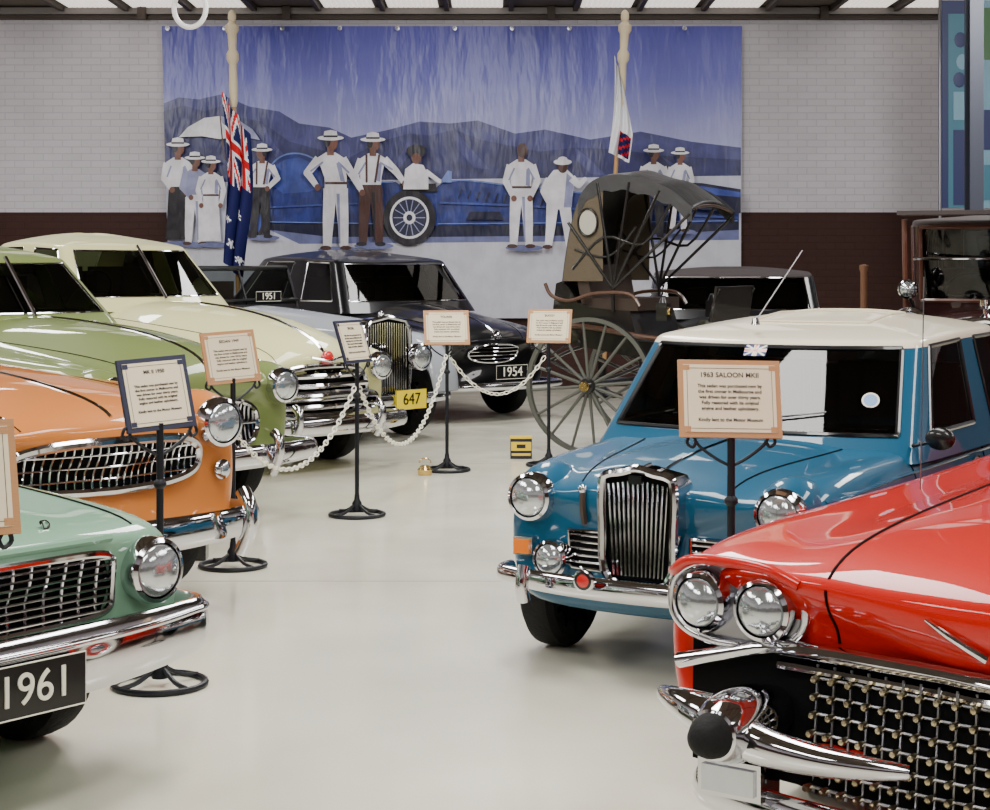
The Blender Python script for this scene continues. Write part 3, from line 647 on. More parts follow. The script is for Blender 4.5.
def olive_car():
    P=paint('olive_green_paint',(112,126,72))
    e=car('green_vintage_sedan_car',(-1.63,10.17),-43)
    st=[(-.05,.68,.32,.84,.82,.92,.14),(-.16,.78,.3,.93,.90,1.02,.08),(-.6,.84,.28,.97,.95,1.12,0),(-1.2,.86,.26,1.0,1.02,1.18,0),(-2.0,.86,.26,1.06,1.1,1.21,0),(-2.9,.86,.26,1.1,1.14,1.2,0),(-3.7,.84,.28,1.05,1.05,1.12,0),(-4.5,.72,.32,.8,.76,.78,0)]
    ob,b=car_body('body',e,st,P,((-.8,.35,.40,.55),(-3.5,.35,.38,.55)))
    greenhouse('cabin',e,-1.93,-2.30,-2.8,-3.4,-3.95,.76,.58,1.19,1.60,P,P,dome=.1)
    mb=MB()
    for x in(-.8,-3.5):
        for sg in(1,-1): wheel(mb,x,sg*.70,.35,.17,P,sg)
    grille(mb,b,.42,.44,.74,1,22,.01,.007,.02,off=.025,pw=2.8)
    for sg in(1,-1):
        x=sx(b,sg*.60,.80); mb.ell((x-.15,sg*.60,.80),(.26,.15,.145),P); lamp(mb,(x+.06,sg*.60,.80),.10)
        mb.tube(spl([(.09,sg*.36,.30),(.15,sg*.36,.40),(.15,sg*.36,.50),(.10,sg*.36,.54)],4),.03,CHROME,10)
        proj(mb,b,[(-.1,sg*.40,1.4),(-.6,sg*.46,1.4),(-1.9,sg*.56,1.4)],(0,0,-1),DARK,.003)
    proj(mb,b,[(-.06,0,1.4),(-.5,0,1.4),(-1.8,0,1.4)],(0,0,-1),CHROME,.010)
    mb.rod((-1.88,0,1.2),(-2.25,0,1.585),.014,CHROME)
    bumper(mb,.11,.84,.41,bow=.16,rz=.07,r=.03,wrap=.35)
    mb.build('brightwork',e)
olive_car()

def cream_car():
    P=paint('pale_cream_paint',(212,210,154))
    e=car('cream_vintage_sedan_car',(-1.22,12.77),-43)
    st=[(-.05,.70,.30,.82,.80,.90,.14),(-.16,.80,.3,.90,.87,1.0,.08),(-.6,.86,.28,.95,.93,1.14,0),(-1.2,.88,.26,1.0,1.02,1.22,0),(-2.0,.88,.26,1.1,1.14,1.26,0),(-2.9,.88,.26,1.14,1.18,1.26,0),(-3.9,.86,.28,1.08,1.08,1.16,0),(-4.8,.74,.32,.8,.76,.78,0)]
    ob,b=car_body('body',e,st,P,((-.8,.36,.41,.57),(-3.7,.36,.38,.57)))
    greenhouse('cabin',e,-2.0,-2.4,-2.95,-3.7,-4.3,.78,.62,1.25,1.71,P,P,dome=.1)
    mb=MB()
    for x in(-.8,-3.7):
        for sg in(1,-1): wheel(mb,x,sg*.72,.36,.17,P,sg)
    grille(mb,b,.50,.42,.80,4,0,.024,.006,.022,off=.03,pw=2.6)
    grille(mb,b,.62,.44,.60,2,0,.016,.006,.018,off=.03,pw=3.5,back=DARK)
    x=sx(b,0,.84); mb.ell((x+.02,0,.85),(.03,.06,.06),REDGL); mb.tube([(x+.03,-.16,.86),(x+.05,0,.83),(x+.03,.16,.86)],.012,CHROME,8)
    for sg in(1,-1):
        x=sx(b,sg*.62,.77); mb.ell((x-.15,sg*.62,.77),(.26,.15,.14),P); lamp(mb,(x+.06,sg*.62,.77),.10)
        mb.tube(spl([(.09,sg*.40,.28),(.15,sg*.40,.38),(.15,sg*.4,.48),(.10,sg*.40,.52)],4),.03,CHROME,10)
        proj(mb,b,[(-.1,sg*.40,1.4),(-.6,sg*.46,1.4),(-1.9,sg*.56,1.4)],(0,0,-1),DARK,.003)
    proj(mb,b,[(-.03,0,1.4),(-.5,0,1.4),(-1.5,0,1.4)],(0,0,-1),CHROME,.014)
    mb.rod((-1.95,0,1.26),(-2.35,0,1.69),.014,CHROME)
    bumper(mb,.11,.86,.37,bow=.16,rz=.07,r=.03,wrap=.35)
    mb.build('brightwork',e)
cream_car()

def roadster():
    S=paint('silver_grey_paint',(150,154,162)); K=paint('black_paint',(12,12,15))
    e=car('silver_vintage_tourer_car',(-.97,15.1),-43)
    ob,b=car_body('hood',e,[(-.08,.27,.42,.98,1.0,1.05,0),(-.5,.31,.42,1.0,1.03,1.08,0),(-1.1,.38,.42,1.03,1.08,1.13,0),(-1.7,.44,.42,1.08,1.12,1.17,0)],S)
    car_body('tub',e,[(-1.68,.46,.36,1.10,1.12,1.17,0),(-2.0,.60,.34,1.08,1.08,1.1,0),(-2.8,.64,.34,1.08,1.08,1.08,0),(-3.6,.60,.36,1.02,1.02,1.02,0),(-4.1,.45,.4,.8,.8,.8,0)],K)
    mb=MB()
    pts=[(-.25,.40),(.25,.40),(.27,.70),(.26,.98),(.20,1.05),(0,1.085),(-.20,1.05),(-.26,.98),(-.27,.70)]
    A=[Vector((.06,y,z)) for y,z in pts]; B_=[Vector((-.12,y,z)) for y,z in pts]; n=len(A)
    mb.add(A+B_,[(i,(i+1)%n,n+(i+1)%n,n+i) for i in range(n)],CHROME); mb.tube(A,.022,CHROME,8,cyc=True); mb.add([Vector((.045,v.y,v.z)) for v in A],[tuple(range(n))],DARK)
    for i in range(17):
        y=-.22+.44*i/16; mb.rod((.06,y,.42),(.06,y,1.04-.1*abs(y)),.006,CHROME,6)
    mb.lathe([(.03,0),(.03,.03),(.015,.05),(0,.06)],(-.02,0,1.08),(0,0,1),CHROME,14)
    for sg in(1,-1):
        lamp(mb,(.10,sg*.36,.73),.115,dep=.02); mb.lathe([(.12,0),(.11,-.08),(.06,-.15),(0,-.17)],(.10,sg*.36,.73),(1,0,0),CHROME,24)
        pp=spl([(.18,sg*.60,.42),(.12,sg*.60,.62),(-.08,sg*.60,.80),(-.35,sg*.60,.86),(-.75,sg*.61,.80),(-1.1,sg*.64,.60),(-1.5,sg*.66,.38)],5)
        k=len(pp); mb.tube(pp,[.15+.04*math.sin(pi*i/(k-1)) for i in range(k)],S,12,rz=[.05+.03*math.sin(pi*i/(k-1)) for i in range(k)])
        pp=spl([(-1.5,sg*.66,.36),(-2.6,sg*.66,.36)],4); mb.tube(pp,.14,K,10,rz=.03,up=(0,0,1))
        pp=spl([(-2.6,sg*.66,.38),(-2.9,sg*.66,.70),(-3.3,sg*.66,.82),(-3.75,sg*.66,.66),(-4.0,sg*.66,.42)],5); mb.tube(pp,.15,S,12,rz=.06)
        for x in(-.38,-3.3): wheel(mb,x,sg*.64,.36,.14,S,sg)
        mb.rod((.1,sg*.26,.42),(.16,sg*.26,.34),.02,CHROME)
    bumper(mb,.22,.74,.38,bow=.12,rz=.05,r=.02,wrap=.1)
    for sg in(1,-1): mb.rod((-1.82,sg*.60,1.1),(-1.98,sg*.60,1.50),.018,BLACK)
    mb.rod((-1.82,-.60,1.20),(-1.82,.60,1.20),.016,BLACK); mb.rod((-1.98,-.60,1.50),(-1.98,.60,1.50),.024,BLACK); mb.rod((-1.84,0,1.16),(-1.98,0,1.5),.012,BLACK)
    mb.add([(-1.83,-.60,1.16),(-1.83,.60,1.16),(-1.98,.60,1.5),(-1.98,-.60,1.5)],[(0,1,2,3)],GLASS)
    mb.ell((-3.2,0,1.12),(.5,.62,.22),BLACK); mb.box((-2.8,0,1.12),(.14,1.1,.5),SEAT)
    mb.tube([(-2.35+.0,-.3+.2*math.cos(a),1.15+.18*math.sin(a)) for a in [2*pi*k/20 for k in range(20)]],.012,BLACK,6,cyc=True)
    mb.build('chassis_and_wings',e)
    Yl=mat('yellow_plate',(240,215,30),.4)
    plate(e,'647',.25,.10,.38,.36,.17,Yl,BLACK,.14)
    plate(e,'1951',-1.80,.22,1.235,.3,.09,BLACK,WHITE,.09)
roadster()

def black_sedan():
    P=mat('gloss_black_paint',(9,9,12),.3,0,.5,spec=.2)
    e=car('black_vintage_sedan_car',(.05,17.0),-52)
    st=[(-.05,.66,.32,.80,.78,.84,.14),(-.16,.78,.3,.88,.86,.93,.08),(-.6,.86,.28,.94,.92,1.05,0),(-1.2,.90,.26,1.0,1.0,1.13,0),(-1.55,.90,.26,1.04,1.06,1.15,0),(-2.7,.90,.26,1.08,1.1,1.15,0),(-3.9,.88,.28,1.04,1.02,1.1,0),(-4.8,.76,.32,.8,.76,.78,0)]
    ob,b=car_body('body',e,st,P,((-.85,.36,.41,.56),(-3.7,.36,.38,.56)))
    greenhouse('cabin',e,-1.40,-1.75,-2.45,-3.6,-4.2,.86,.72,1.13,1.60,P,P,dome=.1)
    mb=MB()
    for x in(-.85,-3.7):
        for sg in(1,-1): wheel(mb,x,sg*.71,.36,.17,P,sg)
    grille(mb,b,.30,.58,.76,4,0,.006,.006,.012,off=.02,pw=2.4)
    for sg in(1,-1):
        x=sx(b,sg*.60,.76); mb.ell((x-.15,sg*.60,.76),(.24,.14,.135),P); lamp(mb,(x+.045,sg*.60,.76),.095)
        proj(mb,b,[(-.1,sg*.36,1.4),(-.6,sg*.46,1.4),(-1.35,sg*.56,1.4)],(0,0,-1),DARK,.005)
    proj(mb,b,[(-.03,0,1.4),(-.5,0,1.4),(-1.3,0,1.4)],(0,0,-1),CHROME,.010)
    x=sx(b,0,.84); mb.lathe([(.03,0),(.05,.0),(.05,.02),(0,.04)],(x,0,.84),(1,0,.3),CHROME,16)
    bumper(mb,.11,.84,.36,bow=.16,rz=.04,r=.03,wrap=.35)
    mb.build('brightwork',e)
    plate(e,'1954',.18,.0,.50,.38,.13,BLACK,WHITE,.13)
black_sedan()

def dark_car():
    P=mat('charcoal_paint',(20,20,22),.3,0,.6,spec=.35); T=mat('soft_top_fabric',(52,44,44),.8,bump=(40,.3,(1,1,1)))
    e=car('dark_vintage_convertible_car',(2.22,15.9),-96)
    st=[(-.05,.66,.32,.80,.78,.84,.14),(-.6,.82,.28,.90,.9,1.0,0),(-1.2,.86,.26,.96,.98,1.06,0),(-2.7,.88,.26,1.0,1.02,1.08,0),(-3.7,.84,.28,1.0,.98,1.0,0),(-4.3,.74,.32,.8,.76,.78,0)]
    ob,b=car_body('body',e,st,P,((-.8,.34,.39,.56),(-3.4,.34,.38,.56)))
    greenhouse('cabin',e,-1.25,-1.55,-2.25,-2.9,-3.3,.86,.80,1.07,1.46,P,T,dome=.06,tags='ggpgpgppp')
    mb=MB()
    for x in(-.8,-3.4):
        for sg in(1,-1): wheel(mb,x,sg*.71,.34,.17,P,sg)
    grille(mb,b,.34,.5,.76,5,0,.009,.006,.016,off=.02,pw=2.4)
    for sg in(1,-1):
        x=sx(b,sg*.58,.74); lamp(mb,(x+.03,sg*.58,.74),.09)
    bumper(mb,.11,.82,.38,bow=.14,rz=.06,r=.03,wrap=.3)
    mb.build('brightwork',e)
dark_car()

def antique_car():
    P=paint('maroon_black_paint',(44,20,20)); T=mat('roof_cloth',(70,62,62),.8); WD=mat('screen_frame_wood',(86,48,34),.4,0,.4)
    e=car('antique_touring_car',(3.14,11.2),-112)
    ob,b=car_body('hood',e,[(-.05,.30,.5,1.06,1.09,1.13,0),(-.5,.33,.5,1.09,1.12,1.16,0),(-1.2,.46,.5,1.14,1.16,1.20,0)],P)
    car_body('tub',e,[(-1.15,.50,.45,1.18,1.20,1.22,0),(-1.4,.70,.42,1.20,1.20,1.22,0),(-3.4,.72,.42,1.20,1.20,1.20,0),(-3.7,.66,.46,1.13,1.13,1.13,0)],P)
    greenhouse('cabin',e,-1.28,-1.20,-2.3,-3.6,-3.7,.70,.70,1.24,1.88,P,T,trim=WD,dome=.05,tr=.016)
    mb=MB()
    pts=[(-.28,.50),(.28,.50),(.30,1.06),(.22,1.15),(0,1.18),(-.22,1.15),(-.30,1.06)]
    A=[Vector((.02,y,z)) for y,z in pts]; n=len(A); B_=[v-Vector((.12,0,0)) for v in A]
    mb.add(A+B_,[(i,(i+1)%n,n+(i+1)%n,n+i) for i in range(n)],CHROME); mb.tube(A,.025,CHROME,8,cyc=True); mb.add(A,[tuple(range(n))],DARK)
    for i in range(15): mb.rod((.015,-.26+.037*i,.52),(.015,-.26+.037*i,1.10),.004,STEEL,5)
    mb.lathe([(.04,0),(.04,.03),(.02,.05),(.02,.08),(.045,.10),(.045,.14),(0,.16)],(-.03,0,1.17),(0,0,1),CHROME,16)
    for sg in(1,-1):
        lamp(mb,(.12,sg*.46,1.12),.13,dep=.02); mb.lathe([(.135,0),(.12,-.08),(.06,-.16),(0,-.18)],(.12,sg*.46,1.12),(1,0,0),BLACK,24); mb.rod((.02,sg*.46,1.0),(.02,sg*.3,.75),.02,BLACK)
        lamp(mb,(-1.1,sg*.66,1.36),.065,dep=.02); mb.lathe([(.066,0),(.055,-.07),(0,-.10)],(-1.1,sg*.66,1.36),(1,0,0),CHROME,18); mb.rod((-1.14,sg*.66,1.32),(-1.2,sg*.58,1.1),.012,BLACK)
        pp=spl([(.30,sg*.66,.62),(.12,sg*.66,.86),(-.25,sg*.66,.96),(-.65,sg*.66,.86),(-1.1,sg*.70,.52),(-1.5,sg*.72,.38),(-2.6,sg*.72,.38),(-2.9,sg*.70,.70),(-3.3,sg*.70,.90),(-3.7,sg*.70,.74),(-3.9,sg*.7,.5)],5)
        mb.tube(pp,.13,BLACK,10,rz=.03)
        for x in(-.22,-3.3): wheel(mb,x,sg*.66,.40,.13,P,sg)
        mb.rod((-1.22,sg*.69,1.2),(-1.16,sg*.69,1.86),.022,WD)
    mb.lathe([(.22,-.07),(.34,-.08),(.39,-.03),(.39,.03),(.34,.08),(.22,.07)],(-1.0,-.86,.80),(0,1,0),RUB,32); mb.lathe([(.22,.07),(.1,.03),(0,.05)],(-1.0,-.86,.80),(0,-1,0),P,24)
    bumper(mb,.42,.78,.5,bow=.08,rz=.03,r=.015,wrap=.05)
    mb.rod((.4,-.3,.5),(0,-.3,.52),.02,BLACK); mb.rod((.4,.3,.5),(0,.3,.52),.02,BLACK)
    mb.box((-1.08,0,1.90),(.30,1.42,.03),T); mb.rod((-1.22,-.64,1.58),(-1.22,.64,1.58),.012,CHROME)
    mb.build('chassis_and_wings',e)
antique_car()

# ================================================================ CARRIAGE
def carriage():
    K=mat('carriage_black',(20,18,18),.35,0,.5,spec=.3); LE=mat('hood_leather',(50,50,52),.42,bump=(9,.4,(1,1,1))); WD=mat('varnished_wood',(74,44,26),.4,0,.4); IN=mat('hood_lining',(84,74,58),.8,bump=(20,.3,(1,1,1)))
    WG=mat('wheel_green_grey',(76,78,72),.5); PANE=mat('celluloid_pane',(170,168,156),.3)
    e=empty('horse_drawn_buggy',(.76,14.15,0),math.radians(-27))
    mb=MB(); r=.555
    for y in (0,1.25):
        c=Vector((0,y,r))
        mb.lathe([(r-.035,-.022),(r,-.022),(r,.022),(r-.035,.022),(r-.035,-.022)],c,(0,1,0),[WG,RUB,WG,WG],56)
        mb.lathe([(0,-.12),(.035,-.12),(.04,-.09),(.06,-.07),(.065,.05),(.04,.08),(.035,.1),(0,.1)],c,(0,1,0),[GOLD,GOLD,K,K,K,K,K],20)
        for k in range(16):
            a=2*pi*k/16+.1; d=Vector((math.cos(a),0,math.sin(a)))
            mb.rod(c+d*.05,c+d*(r-.03),.015,WG,8,.011)
    mb.rod((0,0,r),(0,1.25,r),.025,K)
    for y in(.16,1.09):
        mb.tube(spl([(-.42,y,.74),(-.2,y,.64),(0,y,.60),(.2,y,.64),(.42,y,.74)],5),.02,K,8,rz=.014)
        mb.tube(spl([(-.42,y,.74),(-.2,y,.84),(0,y,.88),(.2,y,.84),(.42,y,.74)],5),.02,K,8,rz=.014)
    mb.build('wheels_and_springs',e)
    m=MB(); yc=.625
    prof=[(-.42,.92),(-.10,.86),(.25,.80),(.62,.78),(.80,.84),(.92,1.04),(.96,1.10),(.90,1.10),(.80,.96),(.66,.90),(.36,.92),(.30,1.16),(-.02,1.18),(-.16,1.22),(-.24,1.34),(-.30,1.40),(-.36,1.38)]
    n=len(prof); A=[Vector((x,.14,z)) for x,z in prof]; B_=[Vector((x,1.11,z)) for x,z in prof]
    m.add(A+B_,[(i,(i+1)%n,n+(i+1)%n,n+i) for i in range(n)]+[tuple(range(n)),tuple(range(2*n-1,n-1,-1))],K)
    m.box((.12,yc,1.21),(.48,.92,.10),SEAT); m.box((-.12,yc,1.36),(.10,.92,.34),SEAT,Matrix.Rotation(-.2,3,'Y'))
    for y in(.10,1.15):
        m.tube(spl([(-.44,y,1.38),(-.38,y,1.28),(-.22,y,1.24),(0,y,1.30),(.30,y,1.30),(.40,y,1.20)],5),.016,WD,8)
        m.tube(spl([(-.46,y,1.16),(-.4,y,1.06),(0,y,1.02),(.6,y,.94),(1.2,y,.98),(2.0,y,1.10)],5),.022,WD,8)
    m.rod((1.2,.10,.98),(1.2,1.15,.98),.02,WD); m.tube(spl([(.96,.2,1.08),(1.0,.2,1.25),(1.04,.2,1.34)],3),.012,K); m.tube(spl([(.96,1.05,1.08),(1.0,1.05,1.25),(1.04,1.05,1.34)],3),.012,K); m.box((1.0,yc,1.22),(.02,.9,.28),K,Matrix.Rotation(.15,3,'Y'))
    m.rod((1.9,.10,1.08),(1.95,.10,0.0),.018,WD); m.rod((1.9,1.15,1.08),(1.95,1.15,0.0),.018,WD)
    for y in(.06,1.19):
        m.box((.45,y,.58),(.2,.1,.015),K); m.rod((.45,y,.58),(.40,y,.86),.01,K)
        m.box((.62,y,1.16),(.09,.09,.14),K); m.lathe([(.035,0),(.035,.02),(0,.022)],(.665,y,1.16),(1,0,0),GOLD,14); m.lathe([(.04,0),(.02,.05),(0,.06)],(.62,y,1.23),(0,0,1),K,12)
    m.build('body',e)
    h=MB(); HW=.50
    arc=spl([(-.30,0,1.38),(-.27,0,1.60),(-.22,0,1.86),(-.15,0,2.06),(-.05,0,2.19),(.10,0,2.25),(.28,0,2.25),(.48,0,2.20),(.68,0,2.11),(.84,0,1.98)],4)
    N=13; vs=[];fs=[]
    for i,p in enumerate(arc):
        for k in range(N):
            t=-1+2*k/(N-1); crown=.07*(1-t*t) if i>8 else .04*(1-t*t)
            sag=-.02*abs(math.sin(i*pi/6)) if i>14 else 0
            nx=Vector((-1,0,.15)) if i<10 else Vector((-.1,0,1))
            vs.append(Vector((p.x,yc+HW*t,p.z+sag))+nx*crown)
    for i in range(len(arc)-1):
        for k in range(N-1): fs.append((i*N+k,i*N+k+1,(i+1)*N+k+1,(i+1)*N+k))
    h.add(vs,fs,LE)
    h.build('hood_leather',e,ang=60,solid=.015)
    q=MB()
    for sd in(-1,1):
        y=yc+sd*(HW+.004)
        P0=[Vector((p.x+.01,y,p.z)) for p in arc[:20]]
        low=[Vector((-.29+.36*i/19,y,1.40)) for i in range(20)]
        q.add(P0+low,[(i,i+1,20+i+1,20+i) for i in range(19)],IN)
        seg_=arc[12:]; nn=len(seg_)
        q.add([Vector((p.x,y+sd*.002,p.z+.01)) for p in seg_]+[Vector((p.x,y+sd*.004,p.z-.12-.012*math.sin(i*1.5))) for i,p in enumerate(seg_)],[(i,i+1,nn+i+1,nn+i) for i in range(nn-1)],LE)
        cc=Vector((-.06,y+sd*.010,1.88)); ring=[cc+Vector((.085*math.cos(a),0,.11*math.sin(a))) for a in [2*pi*k/24 for k in range(24)]]
        q.tube(ring,.010,K,6,cyc=True); q.add(ring,[tuple(range(24))],PANE)
        pivot=Vector((.16,y,1.34))
        for tgt in ((-.24,1.88),(.02,2.20),(.30,2.20),(.56,2.13),(.82,1.94)): q.rod(pivot,(tgt[0],y,tgt[1]),.013,K,8)
        q.tube(spl([(-.20,y,1.50),(.08,y,1.76),(.42,y,1.70),(.66,y,2.02)],4),.012,K)
        q.tube(spl([(-.18,y,1.66),(.12,y,1.60),(.36,y,1.84)],4),.010,K)
        q.rod((.16,y,1.34),(.16,y,1.16),.016,K)
    for x,z in((.06,2.23),(.30,2.22),(.56,2.13),(.82,1.97)): q.tube([(x,yc+HW*t,z+.05*(1-t*t)) for t in[-1+.2*k for k in range(11)]],.013,WD)
    q.build('hood_frame',e,ang=60,solid=0)
carriage()

# ================================================================ SIGN STANDS & CHAINS
PAPER=mat('sign_paper',(222,208,178),.6); INK=mat('sign_ink',(40,36,36),.7); FRL=mat('pale_wood_frame',(176,128,84),.5,bump=(30,.1,(1,1,8))); FRD=mat('navy_frame',(28,32,58),.4)
POST=mat('black_iron',(14,16,24),.45,spec=.3)
def stand(X,Y,yaw,frame,w=.34,h=.27,tilt=20,roll=0,zt=1.2,post=POST,tit='CLASSIC',lines=()):
    e=empty('sign_stand',(X,Y,0),0)
    m=MB()
    m.tube([(.165*math.cos(a),.165*math.sin(a),.012) for a in[2*pi*k/36 for k in range(36)]],.012,post,8,cyc=True)
    for k in range(4):
        a=pi/4+k*pi/2; m.tube(spl([(.165*math.cos(a),.165*math.sin(a),.018),(.09*math.cos(a),.09*math.sin(a),.03),(0,0,.08)],4),.009,post,6)
    m.lathe([(.03,0),(.03,.05),(.018,.07),(.015,.10)],(0,0,.03),(0,0,1),post,14)
    m.rod((0,0,.05),(0,0,zt-.24),.0135,post,10); m.lathe([(.014,0),(.024,.012),(.024,.022),(.014,.035)],(0,0,.72),(0,0,1),post,12)
    Rz=Matrix.Rotation(yaw,4,'Z'); m.M=Rz
    z0=zt-.26
    for sg in(1,-1):
        m.tube(spl([(0,.0,z0-.10),(sg*.05,0,z0-.075),(sg*.11,0,z0-.03),(sg*.135,0,z0+.01),(sg*.15,0,z0-.02),(sg*.13,0,z0-.035),(sg*.118,0,z0-.012)],4),.006,post,6)
    m.rod((-.13,0,z0+.0),(.13,0,z0+.0),.006,post,6)
    m.build('iron_stand',e)
    p=MB(); M=Rz@Matrix.Translation((0,.03,zt-h*.5))@Matrix.Rotation(math.radians(-tilt),4,'X')@Matrix.Rotation(math.radians(roll),4,'Y')
    p.M=M
    p.box((0,0,0),(w,.014,h),frame); p.box((0,-.007,0),(w-.035,.006,h-.035),PAPER)
    for dx in(-1,1): p.box((dx*(w/2-.03),-.0105,0),(.0015,.001,h-.07),INK)
    for dz in(-1,1): p.box((0,-.0105,dz*(h/2-.03)),(w-.06,.001,.0015),INK)
    for dx in(-1,1):
        for dz in(-1,1): p.box((dx*(w/2-.028),-.0105,dz*(h/2-.028)),(.022,.001,.018),frame)
    p.build('plaque',e,bevel=.002)
    def tx(nm,s,size,dz,sp=1.0):
        t=text(nm,s,size,INK,e,(0,0,0),(0,0,0),.0004); t.data.space_line=sp; t.data.offset=.0003
        t.matrix_local=M@Matrix.Translation((0,-.011,dz))@Matrix.Rotation(pi/2,4,'X')
    tx('plaque_title',tit,w*.068,h*.30)
    tx('plaque_text','\n'.join(lines or LNS),w*.046,-h*.06,1.22)
    return e
LNS=('This sedan was purchased new by','the first owner in Melbourne and','was driven for over thirty years.','Fully restored with its original','engine and leather upholstery.','','Kindly lent to the Motor Museum')
def gp(px,py):
    s=(py-HY)/HC; return ((px-495)/s,F/s)
P1=gp(160,686); P2=gp(233,567); P3=gp(357,516); P4=gp(447,471)
stand(*P1,math.radians(38),FRD,w=.28,tilt=15,roll=-3,tit='MK II 1950')
stand(*P2,math.radians(34),FRL,w=.30,tilt=15,roll=-3,tit='SEDAN 1949')
stand(*P3,math.radians(64),FRD,w=.32,tilt=18,tit='SPECIAL')
stand(*P4,math.radians(8),FRL,tilt=22,tit='TOURER')
P5=(.41,13.35); stand(*P5,math.radians(-12),FRL,tilt=20,tit='BUGGY')
stand(.80,5.93,math.radians(2),FRL,w=.35,h=.27,tilt=18,roll=1,zt=1.215,tit='1963 SALOON MKII')
stand(-1.25,3.98,math.radians(30),FRL,tilt=15,zt=1.18,tit='1961 SEDAN')
def chain(a,b,sag,name='barrier_chain'):
    a=Vector(a); b=Vector(b); N=200; pts=[]
    for i in range(N+1):
        t=i/N; p=a.lerp(b,t); p.z-=sag*4*t*(1-t); pts.append(p)
    acc=0; cs=[(pts[0],(pts[1]-pts[0]).normalized())]
    step=.040
    for i in range(1,N+1):
        acc+=(pts[i]-pts[i-1]).length
        if acc>=step: acc-=step; cs.append((pts[i],(pts[i]-pts[i-1]).normalized()))
    m=MB()
    for k,(c,t) in enumerate(cs):
        u=t.cross(Vector((0,0,1))); u.normalize(); v=u.cross(t)
        q=(u+v).normalized() if k%2 else (u-v).normalized()
        m.tube([c+t*.026*math.cos(an)+q*.013*math.sin(an) for an in[2*pi*j/10 for j in range(10)]],.0042,WHITE,5,cyc=True)
    m.build(name)
def toward(p,q,d):
    v=Vector((q[0]-p[0],q[1]-p[1])); v.normalize(); return (p[0]+v.x*d,p[1]+v.y*d)
chain((*toward(P2,P3,.03),.68),(*toward(P3,P2,.03),.80),.33)
chain((*toward(P3,P4,.03),.80),(*toward(P4,P3,.03),.86),.50)
chain((*toward(P4,P5,.03),.84),(*toward(P5,P4,.03),.84),.28)

# ================================================================ FLAGPOLES
def flagpole(px,Y,kind,lean=0):
    s=F/Y; X=(px-495)/s
    e=empty('flagpole',(X,Y,0),0); CP=mat('pole_cream_'+kind,(206,190,158),.45); WP=mat('pole_wood_'+kind,(166,128,80),.5)
    m=MB(); zt=HC+(HY-15)/s
    m.lathe([(0,0),(.24,0),(.24,.03),(.10,.07),(.05,.12),(.05,.4)],(lean*zt,0,0),(0,0,1),BLACK,24)
    def X_(z): return lean*(zt-z)
    m.tube([(X_(.1),0,.1),(X_(zt-.9),0,zt-.9)],.026,WP,12)
    prof=[(.03,-.95),(.045,-.9),(.052,-.7),(.045,-.45),(.07,-.40),(.07,-.33),(.045,-.28),(.055,-.1),(.078,-.06),(.078,.0),(.05,.02),(.03,.05)]
    m.lathe(prof,(0,0,zt-.12),(-lean,0,1),CP,18)
    m.ell((0,0,zt-.02),(.05,.05,.08),CP)
    m.build('pole',e)
    NV=mat('flag_blue_'+kind,(18,22,74),.75,spec=.2); RD=mat('flag_red_'+kind,(186,20,28),.75,spec=.2); WH=mat('flag_white_'+kind,(222,222,226),.75,spec=.2)
    f=MB(); NU,NVV=90,56; vs=[];ms=[];fs=[]
    z0=HC+(HY-(92 if kind=='a' else 56))/s
    for i in range(NU+1):
        u=i/NU
        for j in range(NVV+1):
            v=j/NVV
            if kind=='a':
                x=-.13+.31*v*(1-.2*u)+.035*math.sin(u*4.2)+.02*math.sin(v*14+u*3)
                z=z0-v*.50*(1-.5*u)-u*1.95
            else:
                x=-.10+.24*v*(.35+.65*min(1,u*1.5))+.03*math.sin(u*3)
                z=z0-v*.25*(1-.5*u)-u*1.12
            y=-.07-.035*math.sin(v*15+u*5)-.02*math.sin(u*11)
            vs.append((X_(z)+x,y,z))
    def union(u,v):
        du,dv=u*2,v*2
        if abs(du-.5)<.06 or abs(dv-.5)<.10: return RD
        if abs(du-.5)<.11 or abs(dv-.5)<.17: return WH
        d=min(abs(du-dv),abs(du-(1-dv)))
        if d<.05: return RD
        if d<.13: return WH
        return NV
    for i in range(NU):
        for j in range(NVV):
            u,v=(i+.5)/NU,(j+.5)/NVV
            fs.append((i*(NVV+1)+j,i*(NVV+1)+j+1,(i+1)*(NVV+1)+j+1,(i+1)*(NVV+1)+j))
            if kind=='a':
                c=union(u,v) if (u<.5 and v<.5) else NV
                if u<.42 and v>=.5: c=union(u,v-.5) if v<.9 else NV
                for a,b_,r_ in ((.62,.6,.07),(.86,.3,.06),(.9,.72,.06),(.72,.22,.04)):
                    d=math.hypot((u-a)*2,(v-b_)*.5); th=math.atan2((v-b_)*.5,(u-a)*2)
                    if d<r_*(.62+.38*math.cos(7*th)): c=WH
            else:
                c=WH
                if .72<u<.97 and .40<v<.95: c=NV if (int(u*34)+int(v*7))%3 else RD
            ms.append(c)
    f.add(vs,fs,ms); f.build('flag_cloth',e,ang=180)
flagpole(232,20.3,'a',lean=.022)
flagpole(625,20.3,'b',lean=-.06)

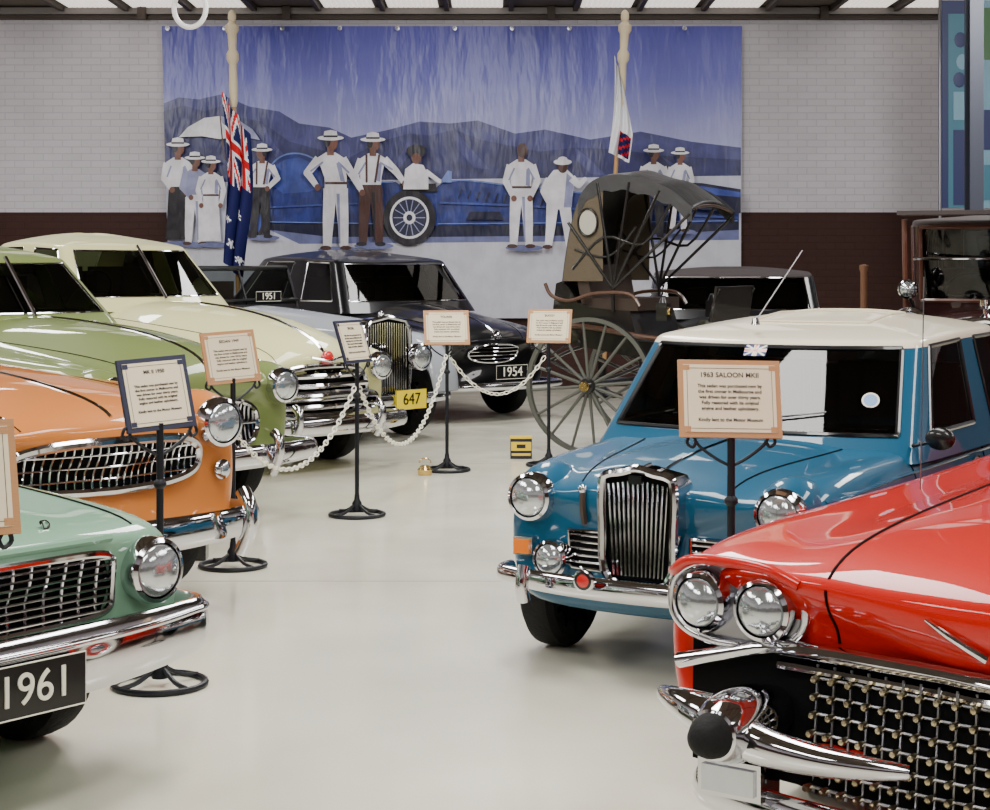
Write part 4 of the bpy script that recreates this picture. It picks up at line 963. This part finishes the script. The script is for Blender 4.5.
# ================================================================ SMALL THINGS
def small():
    s=F/11.; X=(190-495)/s; zl=HC+(HY-8)/s
    m=MB(); m.tube([(X+.10*math.cos(a),11,zl+.11*math.sin(a)*1.1) for a in[2*pi*k/32 for k in range(32)]],.016,mat('lamp_white',(240,240,240),.3,emit=.3),8,cyc=True)
    m.lathe([(.02,.0),(.06,-.04),(.09,-.12),(.0,-.12)],(X,11,zl+.24),(0,0,1),STEEL,18); m.rod((X,11,zl+.24),(X,11,4.76),.006,BLACK); m.build('pendant_lamp')
    Yl=mat('yellow_tin',(225,190,40),.4); Bl=mat('battery_black',(20,22,34),.4)
    x,y=gp(521,458); m=MB(); m.box((x,y,.08),(.17,.14,.16),Bl); m.box((x,y-.071,.10),(.16,.002,.07),Yl); m.box((x,y-.071,.035),(.15,.002,.02),Yl); m.box((x,y-.0725,.10),(.07,.001,.03),Bl); m.box((x,y,.165),(.175,.145,.012),Yl); m.build('battery_box',bevel=.004)
    x,y=gp(425,475); m=MB(); m.lathe([(0,0),(.05,0),(.055,.04),(.03,.07),(.0,.075)],(x,y,0),(0,0,1),GOLD,16); m.tube([(x+.04*math.cos(a),y,.09+.03*math.sin(a)) for a in[pi*k/10 for k in range(11)]],.006,GOLD); m.build('brass_oil_can')
    x,y=gp(198,560); m=MB(); m.box((x-.03,y+.02,.05),(.15,.10,.10),BLACK); m.box((x-.03,y+.02,.105),(.11,.07,.02),POST); m.build('power_adaptor_box',bevel=.006)
    x=(864-495)/(F/12.6); m=MB(); m.lathe([(.05,0),(.05,.06),(.026,.1),(.026,1.48),(.034,1.50),(.034,1.53),(0,1.54)],(x,12.6,0),(0,0,1),mat('old_timber',(96,62,40),.6),14); m.build('wooden_post')
    s=F/20.; TE=mat('banner_teal',(52,104,124),.5); NV=mat('banner_navy',(26,36,84),.5); LT=mat('banner_light',(104,142,162),.5); GR=mat('banner_green',(60,98,62),.5)
    def q(px,py): return ((px-495)/s,HC+(HY-py)/s)
    e=empty('exhibition_banner',(0,20,0)); m=MB()
    def rect(a,b_,c,d,mt,off): 
        x0,z1=q(a,b_); x1,z0=q(c,d); z1=min(z1,4.6); m.box(((x0+x1)/2,-off,(z0+z1)/2),(x1-x0,.01,z1-z0),mt)
    rect(940,0,1040,208,NV,0); rect(948,14,974,208,TE,.008); rect(976,0,1036,208,LT,.008); rect(978,8,1034,60,GR,.016); rect(953,92,969,120,LT,.016); rect(953,130,969,205,NV,.016); rect(980,110,1034,150,NV,.016); rect(980,165,1034,200,TE,.016)
    for k,(a,b_) in enumerate(((960,40),(962,62),(959,80))): 
        x,z=q(a,b_); m.ell((x,-.014,z),(.07,.004,.09),LT if k%2 else NV,14,6)
    x0,_=q(940,0); x1,_=q(1041,0)
    m.rod((x0,0,0),(x0,0,4.66),.02,STEEL); m.rod((x1,0,0),(x1,0,4.66),.02,STEEL); m.build('banner_panel',e)
    xx=(974-495)/(F/18.); m=MB(); CG=mat('column_grey',(52,56,70),.5)
    m.box((xx,18,2.38),(.02,.2,4.76),CG); m.box((xx,17.9,2.38),(.14,.02,4.76),CG); m.box((xx,18.1,2.38),(.14,.02,4.76),CG); m.box((xx,18,.01),(.35,.35,.02),BLACK); m.build('steel_column')
small()

# ================================================================ CAMERA
cam=bpy.data.cameras.new('camera'); co=bpy.data.objects.new('camera',cam); sc.collection.objects.link(co)
co.location=(0,0,HC); co.rotation_euler=(pi/2,0,0)
cam.sensor_width=36; cam.sensor_fit='HORIZONTAL'; cam.lens=F/990*36; cam.shift_y=-(405-HY)/990; cam.clip_end=100
sc.camera=co
